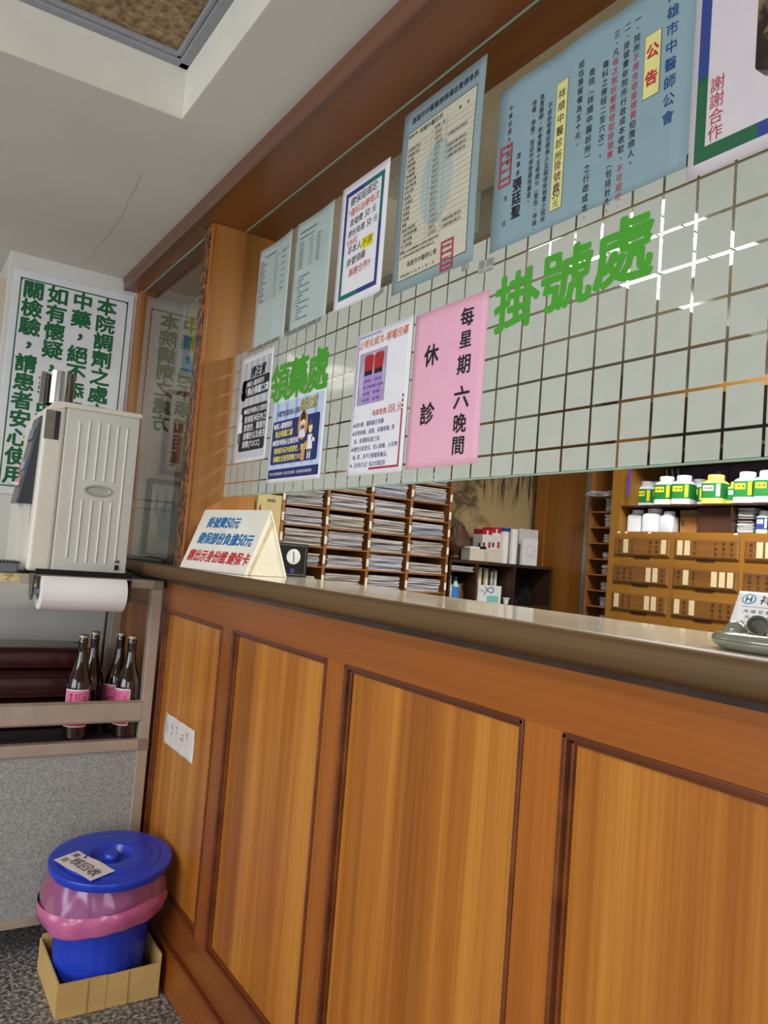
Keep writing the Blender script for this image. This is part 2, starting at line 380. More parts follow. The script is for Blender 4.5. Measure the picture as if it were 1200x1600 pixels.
# shop front: posts and lintel round a wide opening behind the camera
c = MB(); c.box(-4.8, 3.2, -3.4, -3.3, 0.0, 0.35); c.box(-4.8, 3.2, -3.4, -3.3, 2.25, 2.34); c.box(-4.8, -2.0, -3.4, -3.3, 0.35, 2.25); c.box(3.0, 3.3, -3.4, -3.3, 0.35, 2.25)
struct(c.build('wall_front', M_plaster))
c = MB(); c.box(3.2, 3.3, -3.3, -2.2, 0, 2.34); c.box(3.2, 3.3, 0.1, 0.75, 0, 2.34); c.box(3.2, 3.3, -2.2, 0.1, 2.2, 2.34)
struct(c.build('wall_right', M_plaster))

# ceiling light beyond the pillar and the ones overhead
def troffer(x0, x1, y0, y1, z, label, strength, nx=6, ny=6):
    t = thing('ceiling_light', label, 'ceiling light', ((x0 + x1) / 2, (y0 + y1) / 2, z))
    f = MB(); e = 0.015
    f.box(x0, x1, y0, y0 + e, z - 0.03, z); f.box(x0, x1, y1 - e, y1, z - 0.03, z); f.box(x0, x0 + e, y0 + e, y1 - e, z - 0.03, z); f.box(x1 - e, x1, y0 + e, y1 - e, z - 0.03, z)
    f.build('frame', M_white, t)
    f = MB()
    for i in range(1, nx):
        x = x0 + (x1 - x0) * i / nx; f.box(x - 0.004, x + 0.004, y0 + e, y1 - e, z - 0.028, z - 0.006)
    for i in range(1, ny):
        y = y0 + (y1 - y0) * i / ny; f.box(x0 + e, x1 - e, y - 0.003, y + 0.003, z - 0.027, z - 0.007)
    f.build('louvre', M_steel, t)
    box('diffuser', emit('lamp_%d' % int(strength * 10), (255, 253, 246), strength), t, x0 + e, x1 - e, y0 + e, y1 - e, z - 0.005, z - 0.001)
    return t
troffer(-4.02, -3.41, -0.50, 0.12, ZC, 'square louvred light past the sign pillar, mirrored in the glass', 9)
troffer(-1.96, -1.40, 1.75, 2.32, 2.29, 'louvred office ceiling light behind the frosted glass, glowing through its gaps', 12)
troffer(-1.6, -0.4, -1.65, -1.05, ZR, 'long louvred light on the recessed board ceiling of the waiting side', 6, 12, 6)

# ------------------------------------------------------------------ counter
ctr = thing('service_counter', 'long wooden reception counter with panelled front and pale laminate top', 'counter', (-0.9, 0.85, 0))
ZT = 1.116
X0, X1 = XW + 0.003, 1.1
lam, nt, p = nodes('laminate'); Lk = nt.links.new
tc = nt.nodes.new('ShaderNodeTexCoord'); mp = nt.nodes.new('ShaderNodeMapping'); mp.inputs['Scale'].default_value = (4, 25, 4)
nz = nt.nodes.new('ShaderNodeTexNoise'); nz.inputs['Scale'].default_value = 4; nz.inputs['Detail'].default_value = 4
cr = nt.nodes.new('ShaderNodeValToRGB'); cr.color_ramp.elements[0].position = 0.3; cr.color_ramp.elements[0].color = lin((182, 172, 146)) + (1,); cr.color_ramp.elements[1].position = 0.7; cr.color_ramp.elements[1].color = lin((208, 199, 176)) + (1,)
Lk(tc.outputs['Object'], mp.inputs[0]); Lk(mp.outputs[0], nz.inputs[0]); Lk(nz.outputs[0], cr.inputs[0]); Lk(cr.outputs[0], p.inputs['Base Color']); setp(p, rough=0.22, coat=0.6, coatr=0.06)
box('worktop', lam, ctr, X0, X1, 0.706, 0.985, ZT - 0.038, ZT)
prof = [(0.7055, ZT - 0.0395), (0.7055, ZT + 0.0006), (0.702, ZT + 0.0006), (0.696, ZT - 0.001), (0.691, ZT - 0.006), (0.689, ZT - 0.013), (0.689, ZT - 0.030), (0.692, ZT - 0.036), (0.697, ZT - 0.0395)]
MB().prism(prof, 'x', X0, X1).build('nosing', M_nose, ctr, smooth=True)
box('carcass', M_dkw, ctr, X0, X1, 0.785, 0.96, 0.0, ZT - 0.038)
box('shadow_batten', M_dkw, ctr, X0, X1, 0.748, 0.785, ZT - 0.056, ZT - 0.04)  # dark strip standing in for the shade under the overhanging nosing
PZ0, PZ1 = 0.207, 0.980
YF = 0.755
box('top_rail', M_wrail, ctr, X0, X1, YF, 0.786, PZ1, ZT - 0.056)
box('bottom_rail', M_wrail, ctr, X0, X1, YF, 0.786, 0.118, PZ0)
box('baseboard', M_wrail, ctr, X0, X1, 0.745, 0.786, 0.0, 0.112, bevel=0.003)
MB().prism([(0.745, 0.1121), (0.745, 0.116), (0.750, 0.1185), (0.786, 0.1185), (0.786, 0.1121)], 'x', X0, X1).build('base_moulding', M_wdark, ctr)
first = -1.828
edges = []
k = -3
while True:
    a = first + 0.5565 * k; b = a + 0.4835
    if a > X1: break
    a = max(a, X0 + 0.05) if k == -3 else a
    edges.append((max(a, X0), min(b, X1))); k += 1
edges = [e for e in edges if e[1] - e[0] > 0.1]
px = X0
for a, b in edges:
    if a - px > 0.01: box('stile', M_wstile, ctr, px, a, YF, 0.785, PZ0, PZ1)
    px = b
    pn = MB().box(a, b, 0.7665, 0.783, PZ0, PZ1).build('panel', M_wpanel, ctr)
    mo = MB()
    def mould(x0, x1, z0, z1, side):
        mo.box(x0, x1, YF + 0.0005, 0.7665, z0, z1)
    w1, w2 = 0.007, 0.013
    mo.box(a, b, 0.7515, 0.767, PZ1 - w1, PZ1 + 0.001); mo.box(a + w1, b - w1, 0.760, 0.767, PZ1 - w2, PZ1 - w1)
    mo.box(a, b, 0.7515, 0.767, PZ0 - 0.001, PZ0 + w1); mo.box(a + w1, b - w1, 0.760, 0.767, PZ0 + w1, PZ0 + w2)
    mo.box(a - 0.001, a + w1, 0.7515, 0.767, PZ0, PZ1); mo.box(a + w1, a + w2, 0.760, 0.767, PZ0 + w1, PZ1 - w1)
    mo.box(b - w1, b + 0.001, 0.7515, 0.767, PZ0, PZ1); mo.box(b - w2, b - w1, 0.760, 0.767, PZ0 + w1, PZ1 - w1)
    mo.build('moulding', M_wdark, ctr, bevel=0.0015)
if X1 - px > 0.01: box('stile', M_wstile, ctr, px, X1, YF, 0.785, PZ0, PZ1)

# ------------------------------------------------------------------ header beam, post, glass
hd = thing('header_beam', 'wooden header beam running above the glass partition under the ceiling', 'beam', (-1, 0.8, 2.125))
box('soffit_board', M_head, hd, XW + 0.002, 1.1, 0.693, 0.925, 2.125, ZC - 0.0005)
MB().prism([(0.692, 2.122), (0.682, 2.122), (0.679, 2.127), (0.679, 2.150), (0.675, 2.158), (0.675, ZC - 0.0005), (0.692, ZC - 0.0005)], 'x', XW + 0.002, 1.1).build('fascia', M_headf, hd)
box('glazing_groove', M_gedge, hd, -2.17, 1.1, 0.8225, 0.8265, 2.1235, 2.1249)
def post(x0, x1, y0, y1, label, carved=True):
    t = thing('wooden_post', label, 'post', ((x0 + x1) / 2, (y0 + y1) / 2, ZT))
    box('shaft', M_post, t, x0, x1, y0 + 0.012, y1, ZT + 0.0005, 2.1245)
    if carved:
        m, nt, p = nodes('carved_wood'); L = nt.links.new
        tc = nt.nodes.new('ShaderNodeTexCoord'); mp = nt.nodes.new('ShaderNodeMapping'); mp.inputs['Scale'].default_value = (1, 1, 0.6)
        v = nt.nodes.new('ShaderNodeTexVoronoi'); v.inputs['Scale'].default_value = 75; v.feature = 'SMOOTH_F1'
        n = nt.nodes.new('ShaderNodeTexNoise'); n.inputs['Scale'].default_value = 75; n.inputs['Detail'].default_value = 1; n.inputs['Distortion'].default_value = 0.8
        cr = nt.nodes.new('ShaderNodeValToRGB'); cr.color_ramp.elements[0].position = 0.47; cr.color_ramp.elements[0].color = lin((44, 20, 10)) + (1,); cr.color_ramp.elements[1].position = 0.53; cr.color_ramp.elements[1].color = lin((140, 88, 42)) + (1,)  # relief shade put into the colour: hollows of the carving darker
        b = nt.nodes.new('ShaderNodeBump'); b.inputs['Strength'].default_value = 1; b.inputs['Distance'].default_value = 0.006
        L(tc.outputs['Object'], mp.inputs[0]); L(mp.outputs[0], v.inputs[0]); L(mp.outputs[0], n.inputs[0]); L(n.outputs[0], cr.inputs[0]); L(n.outputs[0], b.inputs['Height']); L(cr.outputs[0], p.inputs['Base Color']); L(b.outputs[0], p.inputs['Normal']); setp(p, rough=0.4)
        box('carved_strip', m, t, x0 + 0.008, x1 - 0.007, y0 - 0.001, y0 + 0.0121, ZT + 0.0005, 2.1245)
        c = MB(); c.box(x0, x0 + 0.008, y0, y0 + 0.0119, ZT + 0.0005, 2.1245); c.box(x1 - 0.007, x1, y0, y0 + 0.0119, ZT + 0.0005, 2.1245)
        c.build('edge_bead', M_wstile, t, bevel=0.003)
    return t
post(-2.245, -2.178, 0.722, 0.93, 'square corner post with a carved front strip standing on the counter')
t = post(XW + 0.003, -2.965, 0.72, 0.79, 'narrow plain wooden jamb against the sign pillar', False)

def pane(name, label, x0, x1, y, z0, z1):
    t = thing(name, label, 'glass', ((x0 + x1) / 2, y, z0))
    box('glass_sheet', M_glass, t, x0, x1, y, y + 0.005, z0, z1)
    return t
gp = pane('glass_partition', 'large glass screen over the counter with a frosted square pattern', -2.176, 1.08, 0.828, 1.330, 2.124)
box('polished_edge', M_gedge, gp, -2.176, 1.08, 0.8279, 0.8331, 1.3275, 1.3299)
f = MB(); px_, pz_ = 0.0523, 0.0548; gapx = 0.0042
zs = [1.330] + [1.366 + pz_ * i for i in range(8)]
xs = [-0.615 + px_ * i for i in range(-30, 33)]
for i in range(len(xs) - 1):
    a, b = xs[i] + gapx / 2, xs[i + 1] - gapx / 2
    a = max(a, -2.172); b = min(b, 1.078)
    if b - a < 0.005: continue
    for j in range(len(zs) - 1):
        z0 = zs[j] + (gapx / 2 if j else 0.0005); z1 = zs[j + 1] - gapx / 2
        f.quad((a, 0.8274, z0), (b, 0.8274, z0), (b, 0.8274, z1), (a, 0.8274, z1))
M_film = film_mat('frosted_film', (170, 173, 170), 0.66, rough=0.06, spec=1.0)
f.build('frosted_film', M_film, gp)
lp = pane('side_glass_pane', 'clear glass pane between the carved post and the sign pillar, mirroring the green sign', -2.964, -2.246, 0.745, ZT + 0.012, 2.124)
box('bottom_track', M_black, lp, -2.964, -2.246, 0.735, 0.765, ZT + 0.0005, ZT + 0.012)
box('top_bead', M_gedge, lp, -2.964, -2.246, 0.742, 0.7449, 2.119, 2.1235)

# ------------------------------------------------------------------ green sign on the pillar
GREEN = (16, 96, 52)
SGW, SGH = 0.418, 0.80
sg = thing('notice_board', 'white acrylic board with large green characters on the pillar', 'sign', (XW + 0.0005, 0.303, 1.308), FACE_X)
MB().box(0, SGW, 0, SGH, 0.0, 0.006).build('board', plain('acrylic_white', (226, 224, 228), var=0.05, scale=12, rough=0.22), sg, local=True, bevel=0.001)
I = Ink(0.0066)
I.frame(0.022, SGW - 0.02, 0.028, SGH - 0.028, 0.0045, GREEN)
cols = [('關檢驗，請患者安心使用', 0.068), ('如有懷疑，藥品可送有', 0.150), ('中藥，絕不添加西藥，', 0.236), ('本院調劑之處方', 0.322)]
for t_, x in cols: I.v(t_, x, 0.735, 0.0665, GREEN, bold=0.034, pitch=1.0, sx=1.1)
I.done(sg)
for x, y in ((0.026, SGH - 0.034), (SGW - 0.024, SGH - 0.034)): MB().loft([(0.006, 0.004, 0.004, 2), (0.008, 0.003, 0.003, 2)], n=10, cx=x, cy=y).build('screw', M_black, sg, local=True)
# framed sheet on the other face of the pillar
t = thing('picture_frame', 'wooden framed sheet on the side of the sign pillar', 'picture frame', (-3.62, 0.2845, 1.35), FACE_Y)
MB().box(0, 0.57, 0, 0.03, 0, 0.02).box(0, 0.57, 0.69, 0.72, 0, 0.02).box(0, 0.03, 0.03, 0.69, 0, 0.02).box(0.54, 0.57, 0.03, 0.69, 0, 0.02).build('frame', plain('pale_frame', (200, 184, 156), rough=0.5), t, local=True)
MB().box(0.03, 0.54, 0.03, 0.69, 0.002, 0.008).build('backing', plain('faded_print', (178, 172, 150), var=0.2, scale=14, rough=0.5), t, local=True)

# ------------------------------------------------------------------ papers and lettering on the glass screen
GY = 0.8268
def on_glass(x, z, behind=False): return (x, (0.8345 if behind else GY), z)
K = (24, 22, 26)
def bend(a, b, w, h): return lambda x, y: a * math.sin(math.pi * x / w) + b * math.sin(math.pi * y / h)
# two printed A4 sheets
def printed(x, z, w, h, label, rows, warp):
    t, I = sheet('printed_notice', label, 'paper', on_glass(x, z, True), FACE_Y, w, h, (222, 228, 232), warp)
    G = (60, 62, 70)
    rows(I, w, h, G); I.done(t)
def rowsA(I, w, h, G):
    I.h('門診掛號費收費項目表', 0.03, h - 0.028, 0.0075, G)
    for i in range(14):
        y = h - 0.042 - i * 0.0088
        I.h(['掛號費', '部份負擔費用', '診察費', '藥費及調劑', '針灸治療', '傷科處置費'][i % 6], 0.012, y, 0.0062, G)
        I.h(['五十元', '五十', '無', '一百'][i % 4], 0.105, y, 0.0062, G)
        if i % 2 == 0: I.h('健保身份', 0.15, y, 0.0058, G)
    for i in range(0, 15): I.rect(0.01, w - 0.012, h - 0.0375 - i * 0.0088, h - 0.0371 - i * 0.0088, (120, 122, 130))
    for x in (0.10, 0.145): I.rect(x, x + 0.0005, h - 0.16, h - 0.0375, (120, 122, 130))
def rowsB(I, w, h, G):
    I.h('全民健康保險門診病患須知', 0.02, h - 0.03, 0.0075, G); I.h('就醫時請攜帶健保卡與身份證', 0.02, h - 0.045, 0.006, G)
    for i in range(9):
        y = h - 0.06 - i * 0.0085; I.rect(0.018, w - 0.02, y, y + 0.0004, (120, 122, 130))
        I.h('部份負擔', 0.02, y + 0.004, 0.006, G); I.h('五十元', 0.075, y + 0.004, 0.006, G); I.h('一般身份', 0.11, y + 0.004, 0.006, G)
    for i in range(14):
        I.h(['一、初診應填寫基本資料表', '二、複診請出示', '三、慢性病', '四、重大傷病免部份負擔者', '(一) 領藥'][i % 5], 0.018, h - 0.15 - i * 0.0085, 0.006, G)
printed(-2.078, 1.742, 0.21, 0.297, 'faded printed table sheet on the glass, nearest the corner post', rowsA, lambda x, y: 0.0 - 0.006 * math.sin(math.pi * x / 0.21) - 0.002)
printed(-1.838, 1.741, 0.2, 0.297, 'faded printed sheet of small text, second from the corner post', rowsB, lambda x, y: -0.004 * math.sin(math.pi * x / 0.2) - 0.002)
# fee rule
t, I = sheet('fee_notice', 'white fee rule sheet with blue and green border and yellow highlight', 'poster', on_glass(-1.58, 1.741), FACE_Y, 0.203, 0.293, (238, 236, 240))
w, h = 0.203, 0.293; NB, TG = (46, 62, 130), (26, 110, 108)
I.rect(0.02, 0.10, h - 0.030, h - 0.019, NB); I.rect(0.10, w - 0.018, h - 0.030, h - 0.019, TG)
I.rect(0.02, 0.031, 0.13, h - 0.030, NB); I.rect(0.02, 0.031, 0.02, 0.13, TG)
I.rect(0.031, 0.105, 0.02, 0.031, TG); I.rect(0.105, w - 0.018, 0.02, 0.031, NB)
I.rect(w - 0.029, w - 0.018, 0.031, 0.16, NB); I.rect(w - 0.029, w - 0.018, 0.16, h - 0.030, TG)
O_, RD = (206, 96, 44), (196, 40, 40)
I.rect(0.107, 0.157, 0.118, 0.144, (240, 222, 40), 0.0006); I.z = 0.0009
for s_, x, y, c_, z_ in (('健保局規定:', .043, .247, K, .023), ('*傷科治療每次', .038, .221, O_, .0205), ('掛號費 50 元', .048, .196, K, .0190), ('部份負擔 50 元', .043, .171, K, .0182), ('*內科', .038, .149, O_, .0205), ('非本人', .047, .131, K, .0205), ('不得', .110, .131, K, .0215), ('掛號領藥', .047, .103, K, .0205), ('謝謝合作!!', .060, .077, RD, .0205)):
    I.h(s_, x, y, z_, c_, bold=0.006, slant=0.12, dy=0.03)
I.done(t)
# fee table
w, h = 0.262, 0.382
t, I = sheet('fee_table', 'pale blue sheet with a cream fee table and a small red seal', 'poster', on_glass(-1.331, 1.719), FACE_Y, w, h, (142, 162, 166), lambda x, y: 0.003 * math.sin(math.pi * y / 0.382))
CREAM = (206, 202, 180)
I.z = 0.0006; I.rect(0.02, w - 0.02, 0.022, h - 0.048, CREAM)
I.z = 0.0008; I.ell(0.135, 0.19, 0.052, 0.085, (178, 190, 184)); I.z = 0.0011
I.frame(0.02, w - 0.02, 0.022, h - 0.048, 0.0012, K)
I.h('高雄市中醫醫療機構收費標準表', 0.03, h - 0.026, 0.0155, K, bold=0.008, pitch=0.98)
I.h('醫院診所', 0.024, h - 0.058, 0.008, K); I.h('祥順中醫診所', 0.062, h - 0.060, 0.013, K, bold=0.004)
I.h('收費上限', 0.115, h - 0.076, 0.008, K, pitch=1.1); I.h('備註', 0.19, h - 0.070, 0.008, K, pitch=3)
nm = ['診察費(門診)', '診察費(急診)', '出診費', '病歷摘要', '一般診斷', '證明書費', '內科處方費', '傷科材料費', '針灸治療', '推拿費', '水煎藥劑', '丸膏散', '膏藥費', '診療費', '藥膳', '推拿診斷證明', '工商就學證明書', '乙種診斷書', '死亡證明書', '其他']
pr = ['500元', '600元', '1,500元', '250元', '150元', '40元', '600元', '600元', '500元', '300元', '900元', '800元', '100元', '200元', '500元', '1,000元', '4,000元', '200元', '2,000元', '']
rh = 0.0112
for i in range(20):
    y = h - 0.088 - i * rh
    I.rect(0.021, w - 0.021, y + rh * 0.5, y + rh * 0.5 + 0.0004, (104, 100, 92))
    I.h(nm[i], 0.026, y, 0.0078, (50, 46, 46)); I.h(pr[i], 0.118, y, 0.0085, (96, 40, 40), bold=0.01)
    if i in (2, 4, 5, 6, 17, 18): I.h('交通費及醫材費另計', 0.160, y, 0.0072, (60, 56, 54), sx=0.95)
for x in (0.108, 0.156): I.rect(x, x + 0.0005, h - 0.308, h - 0.066, (104, 100, 92))
I.h('附 1.以上各項收費標準依行政院衛生署規定辦理', 0.024, 0.079, 0.0062, K); I.h('註 2.高雄市政府衛生局核定實施日期詳公告', 0.024, 0.070, 0.0062, K)
I.h('高雄市中醫師公會', 0.052, 0.051, 0.0125, K, bold=0.006); I.h('中華民國 九十五 年 三 月 一 日', 0.03, 0.031, 0.0072, K, pitch=1.15)
RS = (176, 62, 74); I.z = 0.0014
def seal(x0, x1, y0, y1, t_):
    I.frame(x0, x1, y0, y1, t_, RS); n = 4
    for i in range(4): I.v('高雄市中醫師公會之印'[i * 2:i * 2 + 4], x0 + t_ + (x1 - x0 - 2 * t_) * (i + .5) / 4, y1 - t_ - 0.13 * (y1 - y0), (x1 - x0 - 2 * t_) / 4.2, RS, bold=0.03, pitch=(y1 - y0 - 2 * t_) / (x1 - x0 - 2 * t_) * 1.0)
seal(0.165, 0.204, 0.004, 0.062, 0.0045)
I.done(t)
# large blue notice
w, h = 0.392, 0.285
t, I = sheet('association_notice', 'large light blue notice with vertical columns, yellow strips and red seal', 'poster', on_glass(-1.024, 1.7175), FACE_Y, w, h, (138, 164, 172), lambda x, y: 0.0035 * math.sin(3 * math.pi * x / 0.392) ** 2 * (y / 0.285))
B_ = (18, 70, 128); YL = (226, 218, 140); R2 = (190, 70, 84)
I.v('高雄市中醫師公會', 0.357, h - 0.030, 0.0195, B_, bold=0.015, pitch=1.27)
for (x0, x1, y0, y1) in ((0.314, 0.340, 0.125, 0.215), (0.142, 0.166, 0.026, 0.232)):
    I.z = 0.0007; I.rect(x0 - .001, x1 + .001, y0 - .001, y1 + .001, (122, 104, 88)); I.z = 0.0010; I.rect(x0, x1, y0, y1, YL)
I.z = 0.0013
I.v('公告', 0.327, 0.190, 0.022, (196, 30, 44), bold=0.03, pitch=1.75)
I.v('祥順中醫診所', 0.154, 0.212, 0.0165, K, bold=0.012, pitch=1.22); I.v('掛號費', 0.154, 0.096, 0.0165, (90, 40, 90), bold=0.012, pitch=1.1); I.h('50', 0.1455, 0.050, 0.015, K, bold=0.01); I.v('元', 0.154, 0.035, 0.014, K)
def col(parts, x, y, s_=0.0125, pt=1.12):
    for s2, c_ in parts:
        I.v(s2, x, y, s_, c_, bold=0.004, pitch=pt, sx=0.95); y -= s_ * pt * len(s2)
col([('一、院所', K), ('不得免收掛號費', R2), ('招攬病人。', K)], 0.298, 0.252)
col([('二、掛號費依院所行政成本收取，', K), ('不可超收。', R2)], 0.279, 0.252)
col([('三、凡', K), ('每次就診都應收取掛號費', R2), ('(包括針灸、', K)], 0.259, 0.252)
col([('傷科之療程二至六次)。', K)], 0.241, 0.215)
col([('貴院(', K)], 0.216, 0.215); col([('祥順中醫診所)之行政成本，', K)], 0.216, 0.172, 0.0135)
col([('經估算報備為五十元。', K)], 0.194, 0.238)
col([('不收掛號費招攬病人及超收掛號費之院所', K)], 0.128, 0.205, 0.0108, 1.02)
col([('負責醫師，依會章第十五條處分(警告、申誡、', K)], 0.109, 0.228, 0.0108, 1.02)
col([('停權、停業)並送中保會嚴格審查。', K)], 0.092, 0.225, 0.0108, 1.02)
col([('理事長', K)], 0.062, 0.148, 0.0108, 1.35); I.v('張廷聖', 0.062, 0.100, 0.023, K, bold=0.02, pitch=1.02)
col([('中華民國九十四年', K)], 0.034, 0.243, 0.0105, 1.3); col([('月', K)], 0.034, 0.085, 0.0105); col([('日', K)], 0.034, 0.042, 0.0105)
seal(0.012, 0.044, 0.108, 0.180, 0.004)
I.done(t)
# thank-you poster
w, h = 0.30, 0.42
t, I = sheet('collection_notice', 'white poster with blue and green frame asking for cooperation, at right edge', 'poster', on_glass(-0.634, 1.699, False), FACE_Y, w, h, (216, 208, 212))
BL, GR = (44, 66, 138), (32, 98, 62)
I.rect(0.011, 0.026, 0.125, h - 0.014, BL); I.rect(0.011, 0.026, 0.016, 0.125, GR); I.rect(0.026, 0.098, 0.016, 0.035, GR); I.rect(0.098, w - 0.011, 0.016, 0.035, BL)
I.poly([(0.011, .125), (0.026, .125), (0.026, .131), (0.018, .130)], GR); I.rect(w - 0.026, w - 0.011, 0.035, h - 0.014, BL)
I.v('謝謝合作', 0.040, 0.112, 0.0215, (186, 58, 66), bold=-0.004, pitch=0.99)
I.v('領藥', 0.122, 0.089, 0.025, (60, 72, 160), bold=0.012, pitch=1.0)
I.done(t)
# pink closed notice
w, h = 0.216, 0.299
t, I = sheet('closed_notice', 'pink sheet with black brush characters giving the closed evening', 'poster', on_glass(-1.232, 1.355), FACE_Y, w, h, (238, 178, 200), lambda x, y: 0.002 * math.sin(math.pi * x / 0.216))
for ch, fy, s_ in zip('每星期六晚間', (0.12, .255, .405, .60, .755, .885), (.036, .033, .037, .043, .036, .035)): I.put(ch, 0.162, h * (1 - fy), s_ * 1.05, s_, K, 0.02)
for ch, fy in zip('休診', (.29, .66)): I.put(ch, 0.062, h * (1 - fy), .047, .043, K, 0.024)
I.done(t)
# throat pill poster
w, h = 0.214, 0.307
t, I = sheet('throat_pill_poster', 'white poster picturing two red capped vials, price below', 'poster', on_glass(-1.456, 1.353), FACE_Y, w, h, (236, 234, 240))
LV = (168, 158, 208)
I.rect(0.012, 0.10, h - 0.0105, h - 0.006, LV); I.rect(0.008, 0.012, 0.15, h - 0.006, LV)
for i in range(3): I.rect(0.008, 0.012, 0.127 + i * 0.008, 0.130 + i * 0.008, LV)
I.rect(0.196, 0.201, 0.014, 0.125, (176, 44, 60)); I.rect(0.09, 0.201, 0.010, 0.0145, (176, 44, 60))
for i in range(3): I.rect(0.196, 0.201, 0.128 + i * 0.010, 0.134 + i * 0.010, (120, 30, 44))
I.h('止咳化痰丸-喉嚨良藥', 0.013, h - 0.024, 0.0205, (214, 112, 50), bold=0.012, slant=0.2, sx=0.98)
I.rect(0.020, 0.128, 0.150, 0.263, (168, 158, 186), 0.0006); I.ell(0.075, 0.205, 0.05, 0.054, (190, 182, 206), 0.00065)
for x in (0.042, 0.081):
    I.poly([(x, .222), (x + .034, .222), (x + .036, .250), (x + .030, .256), (x + .005, .256), (x - .001, .250)], (176, 34, 36), 0.0009)
    I.rect(x + 0.001, x + 0.033, 0.212, 0.222, (30, 22, 30), 0.0009); I.rect(x - 0.001, x + 0.035, 0.152, 0.212, (170, 142, 206), 0.0009)
    I.z = 0.0012
    for i, s_ in enumerate(('止咳化痰丸', '成份 甘草桔梗', '功效 喉痛', '用法 含服')): I.h(s_, x + 0.001, 0.200 - i * 0.0135, 0.0062, (70, 40, 90), bold=0.01)
I.z = 0.0009
I.h('每瓶售價', 0.088, 0.128, 0.0135, RD, bold=0.004); I.h('350 元', 0.146, 0.131, 0.0165, RD, bold=0.0); I.rect(0.144, 0.188, 0.1215, 0.1225, RD)
DB = (52, 54, 120)
for i, (x, s_) in enumerate(((.012, '★純中藥，醫師處方用藥'), (.012, '★針對咳嗽、痰飲、初癢咳嗽...等'), (.022, '症，有潤肺化痰之效。'), (.012, '★慢性支氣管炎、老人咳嗽、小兒哮'), (.022, '喘...等，是平日喉嚨保養品。'), (.012, '★【含用方法】每次含服2粒'))): I.h(s_, x, 0.108 - i * 0.0172, 0.0115, DB, bold=0.006, sx=0.98, slant=0.1)
I.done(t)
